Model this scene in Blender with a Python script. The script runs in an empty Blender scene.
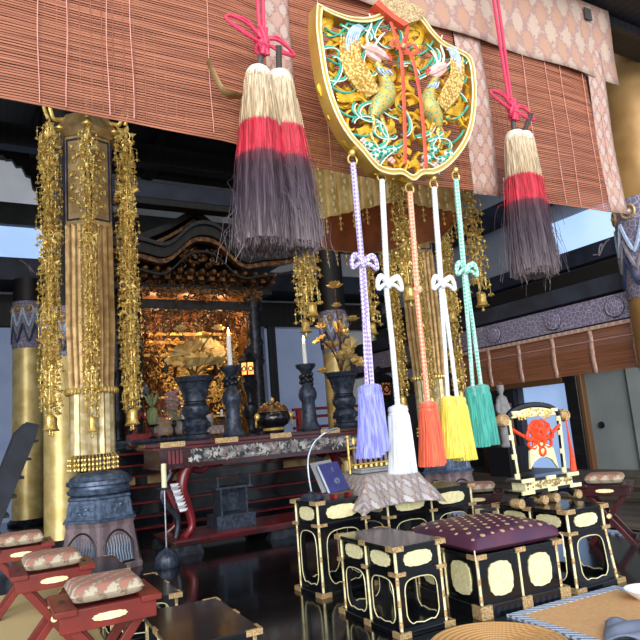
import bpy, bmesh, math, random
from mathutils import Vector, Matrix
import numpy as np
S = bpy.context.scene
COL = S.collection
PI = math.pi
rnd = random.Random(7)

# ------------------------------------------------------------------ camera frame
F, YAW, PITCH, ROLL, EYE = 620.0, math.radians(30), math.radians(9.7), math.radians(4.6), 1.0
CF = Vector((math.sin(YAW) * math.cos(PITCH), math.cos(YAW) * math.cos(PITCH), math.sin(PITCH)))
_r = Vector((math.cos(YAW), -math.sin(YAW), 0)); _u = _r.cross(CF)
CR = _r * math.cos(ROLL) - _u * math.sin(ROLL)
CU = _u * math.cos(ROLL) + _r * math.sin(ROLL)
CP = Vector((0, 0, EYE))
def ray(x, y): return CF + CR * ((x - 320) / F) - CU * ((y - 320) / F)
def atY(x, y, Y): d = ray(x, y); return CP + d * (Y / d.y)
def atX(x, y, X): d = ray(x, y); return CP + d * (X / d.x)
def atZ(x, y, Z): d = ray(x, y); return CP + d * ((Z - EYE) / d.z)

cd = bpy.data.cameras.new('camera'); cam = bpy.data.objects.new('camera', cd); COL.objects.link(cam)
cd.sensor_width = 36; cd.lens = 36 * F / 640; cd.clip_start = 0.02; cd.clip_end = 200
m = Matrix.Identity(4)
for i in range(3):
    m[i][0] = CR[i]; m[i][1] = CU[i]; m[i][2] = -CF[i]; m[i][3] = CP[i]
cam.matrix_world = m
S.camera = cam

# ------------------------------------------------------------------ materials
def srgb(c):
    return tuple((v / 12.92 if v <= .04045 else ((v + .055) / 1.055) ** 2.4) for v in [k / 255 for k in c]) + (1.0,)
def mat(name, c, rough=.5, metal=0., c2=None, pat=None, scale=10., stretch=(1, 1, 1), bump=0., emis=0., c3=None, coat=0., lo=.4, hi=.6, rot=(0, 0, 0), spec=None, sheen=0.):
    ma = bpy.data.materials.new(name); ma.use_nodes = True
    nt = ma.node_tree; N = nt.nodes; L = nt.links
    b = N['Principled BSDF']
    b.inputs['Roughness'].default_value = rough; b.inputs['Metallic'].default_value = metal
    b.inputs['Coat Weight'].default_value = coat
    if coat: b.inputs['Coat Roughness'].default_value = .06
    if spec is not None: b.inputs['Specular IOR Level'].default_value = spec
    if sheen: b.inputs['Sheen Weight'].default_value = sheen
    c = srgb(c); c2 = srgb(c2) if c2 else tuple(v * .75 for v in c[:3]) + (1,)
    tc = N.new('ShaderNodeTexCoord'); mp = N.new('ShaderNodeMapping')
    L.new(tc.outputs['Object'], mp.inputs['Vector'])
    mp.inputs['Scale'].default_value = stretch; mp.inputs['Rotation'].default_value = rot
    V = mp.outputs['Vector']
    ramp = N.new('ShaderNodeValToRGB')
    ramp.color_ramp.elements[0].position = lo; ramp.color_ramp.elements[0].color = c
    ramp.color_ramp.elements[1].position = hi; ramp.color_ramp.elements[1].color = c2
    if c3:
        e = ramp.color_ramp.elements.new(min(1, hi + .15)); e.color = srgb(c3)
    if pat in (None, 'noise'):
        t = N.new('ShaderNodeTexNoise'); t.inputs['Scale'].default_value = scale; t.inputs['Detail'].default_value = 4
        L.new(V, t.inputs['Vector']); fac = t.outputs['Fac']
    elif pat == 'voro':
        t = N.new('ShaderNodeTexVoronoi'); t.inputs['Scale'].default_value = scale
        L.new(V, t.inputs['Vector']); fac = t.outputs['Distance']
    elif pat == 'cells':
        t = N.new('ShaderNodeTexVoronoi'); t.inputs['Scale'].default_value = scale; t.feature = 'DISTANCE_TO_EDGE'
        L.new(V, t.inputs['Vector']); fac = t.outputs['Distance']
    elif pat == 'wave':
        t = N.new('ShaderNodeTexWave'); t.inputs['Scale'].default_value = scale; t.inputs['Distortion'].default_value = 2.5; t.inputs['Detail'].default_value = 3
        L.new(V, t.inputs['Vector']); fac = t.outputs['Fac']
    elif pat == 'line':
        t = N.new('ShaderNodeTexWave'); t.inputs['Scale'].default_value = scale; t.inputs['Distortion'].default_value = 0
        L.new(V, t.inputs['Vector']); fac = t.outputs['Fac']
    elif pat == 'check':
        t = N.new('ShaderNodeTexChecker'); t.inputs['Scale'].default_value = scale
        L.new(V, t.inputs['Vector']); fac = t.outputs['Fac']
    elif pat == 'brocade':
        # woven diamonds: |sin| lattice multiplied with a fine noise
        sp = N.new('ShaderNodeSeparateXYZ'); L.new(V, sp.inputs[0])
        def sn(o, k):
            a = N.new('ShaderNodeMath'); a.operation = 'MULTIPLY'; a.inputs[1].default_value = k; L.new(o, a.inputs[0])
            s_ = N.new('ShaderNodeMath'); s_.operation = 'SINE'; L.new(a.outputs[0], s_.inputs[0]); return s_.outputs[0]
        xy = N.new('ShaderNodeMath'); xy.operation = 'ADD'; L.new(sp.outputs[0], xy.inputs[0]); L.new(sp.outputs[1], xy.inputs[1])
        ad = N.new('ShaderNodeMath'); ad.operation = 'ADD'; L.new(sn(xy.outputs[0], scale), ad.inputs[0]); L.new(sn(sp.outputs[2], scale * .6), ad.inputs[1])
        ns = N.new('ShaderNodeTexNoise'); ns.inputs['Scale'].default_value = scale * 1.1; ns.inputs['Detail'].default_value = 5; L.new(V, ns.inputs['Vector'])
        mx = N.new('ShaderNodeMath'); mx.operation = 'MULTIPLY_ADD'; mx.inputs[1].default_value = .22
        L.new(ad.outputs[0], mx.inputs[0]); L.new(ns.outputs['Fac'], mx.inputs[2]); fac = mx.outputs[0]
    L.new(fac, ramp.inputs['Fac'])
    L.new(ramp.outputs['Color'], b.inputs['Base Color'])
    if bump:
        bp = N.new('ShaderNodeBump'); bp.inputs['Strength'].default_value = bump; bp.inputs['Distance'].default_value = .01
        L.new(fac, bp.inputs['Height']); L.new(bp.outputs['Normal'], b.inputs['Normal'])
    if emis:
        L.new(ramp.outputs['Color'], b.inputs['Emission Color']); b.inputs['Emission Strength'].default_value = emis
    return ma

G = dict(
 gold=mat('gold', (240, 212, 128), .34, .55, (205, 162, 80), scale=30, bump=.15),
 goldleaf=mat('gold leaf', (228, 208, 146), .42, .38, (204, 178, 112), pat='noise', scale=6, bump=.1),
 goldpale=mat('pale gilt', (250, 245, 200), .4, .15, (236, 224, 164), scale=60, bump=.12),
 fitting=mat('engraved brass fitting', (222, 192, 142), .42, .35, (160, 124, 82), scale=140, bump=.25),
 filigree=mat('filigree brass', (244, 222, 140), .32, .5, (214, 172, 84), scale=40),
 brass=mat('aged brass sheet', (176, 150, 104), .4, .5, (138, 112, 72), pat='noise', scale=9, bump=.12),
 brasspale=mat('bright ribbed brass', (214, 200, 160), .4, .4, (182, 162, 116), scale=16, bump=.1),  # brighter copy of the ribbed brass, light painted into the lower skirt
 browngold=mat('carved old gilt', (140, 96, 52), .45, .4, (70, 46, 28), scale=25, bump=.35),
 lacq=mat('black lacquer', (10, 12, 17), .18, 0, (16, 19, 26), scale=3, coat=.25),
 black=mat('matt black wood', (20, 20, 24), .45, 0, (34, 34, 40), pat='wave', scale=4, stretch=(1, 1, 8)),
 floor=mat('black lacquer floor', (9, 10, 12), .13, 0, (18, 19, 20), pat='noise', scale=1.3, coat=.2),
 redline=mat('red lacquer', (120, 26, 36), .28, 0, (92, 20, 30), scale=6, coat=.3),
 maroon=mat('dark maroon lacquer', (70, 22, 28), .25, 0, (48, 18, 22), scale=5, coat=.3),
 stoolred=mat('red painted stool wood', (122, 36, 28), .4, 0, (104, 30, 25), scale=8),
 darkwood=mat('dark old timber', (28, 24, 22), .6, 0, (18, 15, 14), pat='wave', scale=2.5, stretch=(1, 1, 5), bump=.1),
 brownwood=mat('brown timber', (112, 78, 48), .5, 0, (84, 56, 34), pat='wave', scale=3, stretch=(6, 6, 1)),
 tan=mat('worn stand wood', (128, 112, 118), .6, 0, (104, 90, 96), pat='wave', scale=3, stretch=(1, 1, 6)),
 white=mat('white plaster', (206, 208, 212), .9, 0, (196, 199, 205), scale=5),
 bluewall=mat('cool grey plaster', (150, 158, 176), .9, 0, (140, 148, 166), scale=2),
 door=mat('grey green sliding door paper', (142, 150, 150), .8, 0, (132, 140, 142), scale=2),
 bronze=mat('blue black bronze', (42, 50, 64), .38, .35, (68, 78, 96), scale=24, bump=.35),
 bronzed=mat('dark bronze', (30, 33, 40), .35, .5, (50, 56, 68), scale=20, bump=.4),
 steel=mat('silver painted metal', (170, 178, 190), .3, .7, (150, 158, 170), scale=8),
 brocade=mat('salmon brocade', (184, 142, 120), .75, 0, (160, 126, 122), pat='brocade', scale=42, lo=.3, hi=.5, c3=(190, 164, 146)),
 brocadeborder=mat('pink flowered brocade', (186, 150, 134), .75, 0, (150, 104, 100), pat='brocade', scale=85, lo=.38, hi=.52, c3=(190, 166, 154)),
 stoolcloth=mat('stool brocade', (164, 108, 94), .75, 0, (134, 116, 96), pat='brocade', scale=80, lo=.30, hi=.44, c3=(182, 170, 150)),
 deskcloth=mat('silver brocade cloth', (176, 168, 168), .5, .2, (150, 116, 100), pat='brocade', scale=105, lo=.35, hi=.6, c3=(196, 192, 198)),
 purple=mat('purple cushion satin', (86, 44, 66), .4, 0, (70, 38, 68), scale=6),
 dot=mat('woven gold roundel', (216, 180, 130), .55, .1, (176, 140, 130), scale=60),
 pinkcord=mat('pink silk cord', (222, 66, 100), .5, 0, (190, 40, 76), pat='line', scale=40, rot=(.7, .7, .7)),
 cream=mat('cream wrapping', (232, 222, 204), .8, 0, (214, 200, 180), scale=30),
 greywrap=mat('grey wound stem', (84, 78, 74), .6, 0, (64, 60, 58), pat='line', scale=60),
 blind=mat('reddish bamboo slat', (176, 108, 78), .6, 0, (140, 80, 56), pat='noise', scale=9, stretch=(.25, 1, 9)),
 blindold=mat('brown bamboo slat', (136, 84, 56), .6, 0, (110, 66, 44), pat='noise', scale=9, stretch=(.25, .25, 9)),
 thread=mat('pink thread', (222, 160, 146), .7, 0, (206, 140, 126), scale=20),
 weft=mat('dark weft thread', (150, 88, 64), .7, 0, (130, 72, 52), scale=20),
 orange=mat('orange cloth ribbon', (222, 88, 58), .6, 0, (206, 72, 46), scale=12),
 vermilion=mat('vermilion cord', (238, 78, 34), .5, 0, (216, 62, 26), scale=40),
 teal=mat('turquoise paint', (64, 178, 150), .45, 0, (40, 150, 130), scale=20),
 tealgold=mat('painted green gold scales', (92, 160, 138), .42, .25, (206, 176, 84), pat='voro', scale=75, lo=.3, hi=.5),
 scalegold=mat('painted cream gold scales', (232, 206, 130), .42, .4, (180, 130, 44), pat='voro', scale=80, lo=.35, hi=.6),
 paleblue=mat('pale blue paint', (150, 176, 214), .5, 0, (190, 205, 226), scale=40),
 pinkpaint=mat('pale pink paint', (236, 200, 190), .5, 0, (226, 164, 156), scale=40),
 whitepaint=mat('white paint', (238, 236, 226), .5, 0, (226, 222, 206), scale=40),
 yellowgold=mat('yellow gilt', (242, 198, 64), .34, .5, (212, 158, 36), scale=24, bump=.2),
 wax=mat('white wax', (240, 240, 240), .5, 0, (230, 232, 236), scale=5),
 flame=mat('candle flame', (255, 190, 90), .5, 0, (255, 225, 150), scale=8, emis=14),
 lantern=mat('lit lantern paper', (255, 150, 70), .6, 0, (255, 186, 110), scale=20, emis=1.6),
 window=mat('daylit window paper', (150, 178, 220), .8, 0, (140, 170, 216), scale=1.2, emis=.75),
 skyglow=mat('sky blue wall panel with added glow', (176, 204, 238), .8, 0, (160, 192, 234), scale=1.0, emis=.85),  # wall panels that glow in place of skylight falling on them
 bookblue=mat('blue book cover', (52, 56, 118), .5, 0, (44, 48, 104), scale=20),
 paper=mat('white paper', (226, 228, 236), .8, 0, (214, 216, 226), scale=10),
 greypaper=mat('grey board', (142, 144, 148), .7, 0, (130, 132, 136), scale=10),
 tatami=mat('tatami straw', (222, 200, 150), .75, 0, (198, 172, 120), pat='line', scale=14, rot=(0, 0, PI / 2), lo=.2, hi=.8),
 straw=mat('woven straw', (206, 160, 104), .8, 0, (180, 132, 80), pat='line', scale=30, lo=.2, hi=.8),
 matbeige=mat('beige felt', (206, 160, 112), .85, 0, (196, 150, 104), scale=60),
 matborder=mat('blue white lattice border', (202, 210, 224), .75, 0, (104, 122, 160), pat='brocade', scale=150, lo=.62, hi=.72),
 blueborder=mat('blue figured tatami border', (70, 96, 150), .75, 0, (190, 200, 220), pat='brocade', scale=90, lo=.5, hi=.65),
 boards=mat('grey brown floorboards', (96, 84, 74), .5, 0, (76, 66, 58), pat='wave', scale=1.2, stretch=(1, 8, 1)),
 painted=mat('painted lattice beam', (168, 162, 182), .65, 0, (112, 106, 132), pat='cells', scale=24, lo=.03, hi=.07),
 beamblue=mat('faded blue beam', (42, 50, 68), .6, 0, (28, 34, 48), pat='noise', scale=4),
 beamgreen=mat('faded green black beam', (40, 46, 44), .6, 0, (28, 32, 32), scale=4),
 scroll=mat('faded pale paint', (150, 146, 156), .65, 0, (126, 120, 132), scale=12),
 navy=mat('navy paint', (46, 58, 96), .5, 0, (36, 44, 76), scale=8),
 capgold=mat('pillar gold', (176, 136, 82), .5, .25, (150, 112, 64), pat='noise', scale=3),
 pinkpetal=mat('pink petals', (236, 178, 204), .6, 0, (246, 214, 226), scale=60),
 magenta=mat('magenta petals', (196, 60, 120), .6, 0, (216, 90, 140), scale=60),
 leafgreen=mat('grey green leaf', (124, 146, 104), .5, 0, (156, 168, 120), scale=40),
 greycloth=mat('blue grey cloth', (120, 128, 150), .8, 0, (104, 112, 134), scale=10),
 shell=mat('inlaid mother of pearl relief', (120, 122, 124), .4, .1, (44, 48, 54), pat='noise', scale=26, lo=.42, hi=.55, bump=.5),
 plasterglow=mat('grey plaster with added glow', (196, 200, 208), .9, 0, (184, 190, 200), scale=2, emis=.42),  # emission stands in for light on the grey plaster
 dimglow=mat('blue grey surface with added glow', (128, 142, 172), .85, 0, (118, 132, 164), scale=1.5, emis=.36),  # own glow stands in for light on the far wall and door
 bronzelit=mat('blue bronze with painted highlights', (66, 80, 102), .36, .35, (98, 114, 140), scale=24, bump=.35),  # lighter copy of the bronze, blue highlights put into its colour
 lotusgold=mat('pale gilt lotus metal', (244, 218, 150), .34, .35, (214, 176, 104), scale=14, bump=.1),
 ribbrass=mat('tan ribbed brass', (186, 154, 104), .4, .45, (154, 122, 76), scale=14, bump=.1),  # darker copy for the upper skirt, dimmer light put into the colour
 rimgold=mat('smooth rim gilt', (214, 176, 88), .36, .5, (196, 154, 68), scale=4, bump=.05),
 curtaingold=mat('gilt ribbed curtain', (232, 198, 128), .42, .2, (204, 164, 92), scale=10, bump=.08),
 copper=mat('copper brown lining', (150, 92, 58), .55, .2, (124, 74, 46), scale=6),
 stone=mat('pale statue', (190, 190, 192), .7, 0, (170, 170, 174), scale=10),
 redpaint=mat('carved red lacquer', (150, 40, 44), .35, 0, (120, 28, 34), scale=10),
)
def braid(name, c, c2):
    return mat(name, c, .6, 0, c2, pat='check', scale=95, stretch=(1, 1, .8), rot=(.5, .6, .8))
def silk(name, c, c2): return mat(name, c, .42, 0, c2, pat='noise', scale=30, stretch=(3, 3, .4), sheen=.3)

def hairmat():
    ma = mat('dyed horsehair', (60, 40, 50), .7)
    nt = ma.node_tree; N = nt.nodes; L = nt.links; b = N['Principled BSDF']
    tc = N.new('ShaderNodeTexCoord'); sp = N.new('ShaderNodeSeparateXYZ'); L.new(tc.outputs['Object'], sp.inputs[0])
    n1 = N.new('ShaderNodeTexNoise'); n1.inputs['Scale'].default_value = 120; L.new(tc.outputs['Object'], n1.inputs['Vector'])
    a = N.new('ShaderNodeMath'); a.operation = 'MULTIPLY_ADD'; a.inputs[1].default_value = .035; L.new(n1.outputs['Fac'], a.inputs[0]); L.new(sp.outputs[2], a.inputs[2])
    mr = N.new('ShaderNodeMapRange'); mr.inputs['From Min'].default_value = -.86; mr.inputs['From Max'].default_value = 0.02; L.new(a.outputs[0], mr.inputs['Value'])
    rp = N.new('ShaderNodeValToRGB'); cr = rp.color_ramp
    stops = [(0, (156, 138, 136)), (.10, (116, 102, 108)), (.34, (76, 60, 74)), (.48, (66, 40, 52)), (.54, (104, 40, 56)), (.56, (206, 46, 66)), (.715, (196, 42, 62)), (.73, (196, 170, 136)), (1, (214, 192, 160))]
    cr.elements[0].position = 0; cr.elements[0].color = srgb(stops[0][1]); cr.elements[1].position = 1; cr.elements[1].color = srgb(stops[-1][1])
    for p, c in stops[1:-1]:
        e = cr.elements.new(p); e.color = srgb(c)
    L.new(mr.outputs[0], rp.inputs['Fac'])
    mp = N.new('ShaderNodeMapping'); mp.inputs['Scale'].default_value = (160, 160, 5); L.new(tc.outputs['Object'], mp.inputs['Vector'])
    n2 = N.new('ShaderNodeTexNoise'); n2.inputs['Scale'].default_value = 1; L.new(mp.outputs[0], n2.inputs['Vector'])
    r2 = N.new('ShaderNodeMapRange'); r2.inputs['From Min'].default_value = .3; r2.inputs['From Max'].default_value = .72; r2.inputs['To Min'].default_value = .4; r2.inputs['To Max'].default_value = 1.3; L.new(n2.outputs['Fac'], r2.inputs['Value'])
    mu = N.new('ShaderNodeMix'); mu.data_type = 'RGBA'; mu.blend_type = 'MULTIPLY'; mu.inputs['Factor'].default_value = 1
    L.new(rp.outputs['Color'], mu.inputs['A']); L.new(r2.outputs[0], mu.inputs['B'])
    for l in list(b.inputs['Base Color'].links): L.remove(l)
    L.new(mu.outputs['Result'], b.inputs['Base Color'])
    return ma
G['hair'] = hairmat()

# ------------------------------------------------------------------ mesh builder
class MB:
    def __init__(s): s.v = []; s.f = []; s.marks = []
    def add(s, v, f, M=None):
        o = len(s.v); s.marks.append((o, len(s.f)))
        s.v += [tuple(M @ Vector(p)) for p in v] if M else [tuple(p) for p in v]
        s.f += [tuple(i + o for i in q) for q in f]; return s
    def box(s, c, d, M=None, taper=1.0):
        x, y, z = [k / 2 for k in d]; t = taper
        vs = [(-x, -y, -z), (x, -y, -z), (x, y, -z), (-x, y, -z), (-x * t, -y * t, z), (x * t, -y * t, z), (x * t, y * t, z), (-x * t, y * t, z)]
        vs = [(a + c[0], b + c[1], e + c[2]) for a, b, e in vs]
        return s.add(vs, [(0, 3, 2, 1), (4, 5, 6, 7), (0, 1, 5, 4), (1, 2, 6, 5), (2, 3, 7, 6), (3, 0, 4, 7)], M)
    def tube(s, pts, r, n=6, M=None, flat=1.0, up=None):
        pts = [Vector(p) for p in pts]; k = len(pts)
        rs = r if isinstance(r, (list, tuple)) else [r] * k
        vs = []; ref = up
        for i, p in enumerate(pts):
            t = (pts[min(i + 1, k - 1)] - pts[max(i - 1, 0)])
            t = t.normalized() if t.length > 1e-9 else Vector((0, 0, 1))
            if ref is None: ref = Vector((1, 0, 0)) if abs(t.x) < .8 else Vector((0, 1, 0))
            a = ref - t * ref.dot(t)
            if a.length < 1e-6: a = t.orthogonal()
            a.normalize(); b = t.cross(a); 
            if up is None: ref = a
            for j in range(n):
                w = 2 * PI * j / n
                vs.append(p + a * (rs[i] * math.cos(w)) + b * (rs[i] * flat * math.sin(w)))
        fs = [(i * n + j, i * n + (j + 1) % n, (i + 1) * n + (j + 1) % n, (i + 1) * n + j) for i in range(k - 1) for j in range(n)]
        fs += [tuple(range(n - 1, -1, -1)), tuple(range((k - 1) * n, k * n))]
        return s.add(vs, fs, M)
    def lathe(s, prof, n=24, M=None, flute=None, rot=0., caps=True):
        vs = []; k = len(prof)
        for r, z in prof:
            for j in range(n):
                w = 2 * PI * j / n + rot
                rr = r * (flute(w) if flute else 1)
                vs.append((rr * math.cos(w), rr * math.sin(w), z))
        fs = [(i * n + j, i * n + (j + 1) % n, (i + 1) * n + (j + 1) % n, (i + 1) * n + j) for i in range(k - 1) for j in range(n)]
        if caps and prof[0][0] > 1e-6: fs.append(tuple(range(n - 1, -1, -1)))
        if caps and prof[-1][0] > 1e-6: fs.append(tuple(range((k - 1) * n, k * n)))
        return s.add(vs, fs, M)
    def torus(s, R, r, n=16, k=6, M=None):
        vs = [((R + r * math.cos(b)) * math.cos(a), (R + r * math.cos(b)) * math.sin(a), r * math.sin(b)) for a in [2 * PI * i / n for i in range(n)] for b in [2 * PI * j / k for j in range(k)]]
        fs = [(i * k + j, ((i + 1) % n) * k + j, ((i + 1) % n) * k + (j + 1) % k, i * k + (j + 1) % k) for i in range(n) for j in range(k)]
        return s.add(vs, fs, M)
    def ball(s, c, r, n=10, k=6, M=None):
        if not isinstance(r, (tuple, list)): r = (r, r, r)
        pr = [(math.sin(PI * i / k), -math.cos(PI * i / k)) for i in range(k + 1)]
        T = Matrix.Translation(c) @ Matrix.Diagonal((r[0], r[1], r[2], 1))
        pr[0] = (1e-4, -1); pr[-1] = (1e-4, 1)
        return s.lathe(pr, n, (M @ T) if M else T)
    def prism(s, poly, t, M=None):          # poly in local x,z ; thickness along y, centred
        n = len(poly)
        vs = [(x, -t / 2, z) for x, z in poly] + [(x, t / 2, z) for x, z in poly]
        fs = [tuple(range(n)), tuple(range(2 * n - 1, n - 1, -1))] + [(i + n, (i + 1) % n + n, (i + 1) % n, i) for i in range(n)]
        return s.add(vs, fs, M)
    def ring(s, outer, inner, t, M=None):   # loops of equal count in x,z ; thickness along y
        n = len(outer)
        vs = [(x, -t / 2, z) for x, z in outer] + [(x, -t / 2, z) for x, z in inner] + [(x, t / 2, z) for x, z in outer] + [(x, t / 2, z) for x, z in inner]
        fs = []
        for i in range(n):
            j = (i + 1) % n
            fs += [(i, j, n + j, n + i), (2 * n + j, 2 * n + i, 3 * n + i, 3 * n + j), (i, 2 * n + i, 2 * n + j, j), (n + j, 3 * n + j, 3 * n + i, n + i)]
        return s.add(vs, fs, M)
    def leaf(s, L, W, M=None, cup=.25):     # double-sided thick-ish leaf along +x, ridge along middle
        vs = [(0, 0, 0), (L * .45, W / 2, L * cup * .5), (L, 0, 0), (L * .45, -W / 2, L * cup * .5), (L * .45, 0, L * cup * .2), (L * .45, 0, -L * .08)]
        return s.add(vs, [(0, 4, 1), (4, 2, 1), (0, 3, 4), (4, 3, 2), (0, 1, 5), (5, 1, 2), (0, 5, 3), (5, 2, 3)], M)
    def grid(s, fn, nu, nv, M=None, thick=0.):
        vs = [fn(u / nu, v / nv) for u in range(nu + 1) for v in range(nv + 1)]; w = nv + 1
        fs = [(u * w + v, (u + 1) * w + v, (u + 1) * w + v + 1, u * w + v + 1) for u in range(nu) for v in range(nv)]
        return s.add(vs, fs, M)
    def split(s, name, m, parent, per=1, **k):   # every added piece (or run of pieces) becomes a part of its own
        mk = s.marks[::per] + [(len(s.v), len(s.f))]
        for (v0, f0), (v1, f1) in zip(mk, mk[1:]):
            q = MB(); q.v = s.v[v0:v1]; q.f = [tuple(i - v0 for i in f) for f in s.f[f0:f1]]; q.build(name, m, parent, **k)
    def build(s, name, m, parent=None, ang=40, solid=0., bevel=0.):
        me = bpy.data.meshes.new(name); me.from_pydata(s.v, [], s.f); me.validate(); 
        b = bmesh.new(); b.from_mesh(me); bmesh.ops.recalc_face_normals(b, faces=b.faces[:]); b.to_mesh(me); b.free()
        if ang:
            me.polygons.foreach_set('use_smooth', [True] * len(me.polygons)); me.set_sharp_from_angle(angle=math.radians(ang))
        o = bpy.data.objects.new(name, me); COL.objects.link(o)
        me.materials.append(G[m] if isinstance(m, str) else m)
        if parent: o.parent = parent
        if solid:
            q = o.modifiers.new('s', 'SOLIDIFY'); q.thickness = solid; q.offset = 0
        if bevel:
            q = o.modifiers.new('b', 'BEVEL'); q.width = bevel; q.segments = 2; q.limit_method = 'ANGLE'
        return o
def T(*p): return Matrix.Translation(Vector(p))
def R(ax, a): return Matrix.Rotation(a, 4, ax)
def SC(x, y, z): return Matrix.Diagonal((x, y, z, 1))
def tag(o, label=None, cat=None, group=None, kind=None):
    if label: o['label'] = label
    if cat: o['category'] = cat
    if group: o['group'] = group
    if kind: o['kind'] = kind
    return o
def thing(name, label, cat, loc=(0, 0, 0), rz=0., group=None):
    o = bpy.data.objects.new(name, None); COL.objects.link(o); o.location = loc; o.rotation_euler.z = rz
    o.empty_display_size = .05
    return tag(o, label, cat, group)
def copy_tree(o, parent=None):
    c = o.copy(); COL.objects.link(c)
    if parent: c.parent = parent
    for ch in list(o.children): copy_tree(ch, c)
    return c
def link_copy(o, parent, loc=None, rz=None):
    c = o.copy(); COL.objects.link(c); c.parent = parent
    if loc is not None: c.location = loc
    if rz is not None: c.rotation_euler.z = rz
    for ch in list(o.children): link_copy(ch, c)
    return c
def struct(name, mb, m, label=None, **k):
    o = mb.build(name, m, **k); o['kind'] = 'structure'
    if label: o['label'] = label
    return o
def lerp(a, b, t): return a + (b - a) * t
def smooth_path(pts, n=6):
    pts = [Vector(p) for p in pts]; out = []
    for i in range(len(pts) - 1):
        p0 = pts[max(i - 1, 0)]; p1 = pts[i]; p2 = pts[i + 1]; p3 = pts[min(i + 2, len(pts) - 1)]
        for k in range(n):
            t = k / n
            out.append(.5 * ((2 * p1) + (p2 - p0) * t + (2 * p0 - 5 * p1 + 4 * p2 - p3) * t * t + (3 * p1 - p0 - 3 * p2 + p3) * t ** 3))
    out.append(pts[-1]); return out

# ------------------------------------------------------------------ the room
XR, YB = 7.5, 10.5
struct('floor', MB().box((3.0, 4.6, -.05), (10.0, 13.2, .1)), 'floor', 'black lacquered temple floor')
struct('floor_side', MB().box((5.98, 5.1, .004), (3.06, 10.6, .02)), 'boards', 'grey brown boarded side floor')
# back wall: plaster fields between painted timbers
struct('wall_back', MB().box((3.0, YB + .05, 3.0), (9.4, .1, 6.0)), 'white')
struct('wall_right', MB().box((XR + .05, 5.3, 3.0), (.1, 10.6, 6.0)), 'bluewall')
struct('wall_left', MB().box((-1.75, 7.6, 3.0), (.1, 6.0, 6.0)), 'white')
struct('ceiling', MB().box((3.0, 6.75, 5.95), (9.4, 8.0, .1)), 'darkwood')
def beam(n, c, d, m, label=None): return struct('trim_%d' % n, MB().box(c, d), m, label, bevel=.01)
# back wall timbers
beam(1, (2.9, 10.40, 4.66), (9.2, .16, .36), 'beamgreen')
beam(2, (2.9, 10.1, 3.60), (9.2, .8, .34), 'beamblue')
beam(3, (2.9, 10.44, 3.12), (9.2, .12, .5), 'darkwood')
beam(4, (2.9, 10.40, 5.75), (9.2, .2, .3), 'darkwood')
struct('wall_glow_back_mid', MB().box((.3, 10.47, 4.14), (3.4, .05, .70)), 'skyglow', 'high sky blue wall panel with added glow at the back')  # pale wall field, its own glow replaces the daylight on it
struct('wall_glow_back_high', MB().box((.3, 10.47, 5.2), (3.4, .05, .74)), 'plasterglow', 'high grey plaster panel with added glow at the back')  # plaster field, glow added where little light reaches
struct('wall_backing', MB().box((3.4, 10.4, 1.45), (5.2, .08, 2.9)), 'bluewall')
beam(5, (.80, 10.36, 1.45), (.14, .12, 2.9), 'black')
beam(6, (4.86, 10.3, 1.45), (.16, .14, 2.9), 'black')
struct('door_1', MB().box((.0, 10.36, 1.42), (1.46, .05, 2.84)), 'dimglow', 'pale sliding door with added dim glow')  # door face given its own glow to look lit
struct('wall_glow_back_low', MB().box((5.5, 10.3, 1.75), (1.5, .05, 2.2)), 'dimglow', 'blue grey wall panel with added glow beyond the shrine')  # wall field, glow added to lift it out of the dark
# pale scroll lines painted on the back beam
sc_ = MB()
for x0 in (.15, .62):
    pts = [(x0 + .17 * math.sin(t * 5) * (1 - t) + .22 * t, 9.695, 3.60 + .13 * math.cos(t * 9) * (1 - .5 * t)) for t in [i / 20 for i in range(21)]]
    sc_.tube(pts, .009, 5)
for y0 in (4.9, 5.7):
    pts = [(7.30, y0 + .30 * t + .1 * math.sin(t * 6), 3.02 + .09 * math.cos(t * 10) * (1 - .4 * t)) for t in [i / 20 for i in range(21)]]
    sc_.tube(pts, .009, 5)
struct('trim_11', sc_, 'scroll')
# carved cloud bracket against the high plaster
cb = MB(); poly = [(-1.6, 6.0), (-1.6, 5.7), (.25, 5.66), (.42, 5.63), (.48, 5.54), (.56, 5.56), (.62, 5.45), (.70, 5.46), (.76, 5.32), (.83, 5.3), (.86, 5.12), (.93, 5.05), (.95, 4.8), (1.4, 4.8), (1.4, 6.0)]
cb.prism(poly, .1, T(0, 10.36, .0)); struct('trim_12', cb, 'darkwood')
# right wall: high panel with added glow, beams, doors
struct('wall_glow_right', MB().box((7.47, 5.2, 3.4), (.05, 1.9, .52)), 'skyglow', 'sky blue wall panel with added glow')  # upper wall field, glow added for the blue skylight on it
struct('window_2', MB().box((7.46, 6.37, .70), (.06, .9, 1.36)), 'window', 'daylit paper screen')
struct('door_2', MB().box((7.44, 5.36, .76), (.05, .66, 1.46)), 'door')
struct('door_3', MB().box((7.40, 4.5, .76), (.05, 1.06, 1.46)), 'door')
pull = MB().lathe([(.045, 0), (.045, .012), (.03, .006)], 16, T(7.41, 5.52, .72) @ R('Y', -PI / 2)); struct('trim_13', pull, 'black')
beam(7, (7.40, 5.86, .74), (.16, .2, 1.48), 'black'); beam(8, (7.39, 5.72, .74), (.12, .07, 1.48), 'brownwood')
beam(9, (7.4, 6.4, 3.02), (.18, 8.0, .24), 'beamblue'); beam(10, (7.4, 6.4, 2.55), (.2, 8.0, .6), 'darkwood')
beam(14, (7.4, 6.4, 1.62), (.2, 8.0, .28), 'darkwood'); beam(15, (7.38, 6.95, 1.40), (.1, 1.9, .14), 'brownwood')
beam(16, (7.40, 6.4, 4.1), (.2, 8.0, .34), 'beamblue')
struct('wall_inner', MB().box((7.40, 8.7, .8), (.1, 3.5, 1.6)), 'black')
st = MB()
for k in range(3): st.box((7.0 - .28 * k, 5.2, .09 - .025 * k), (.8 + .3 * k, 5.6, .10 - .03 * k))
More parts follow.
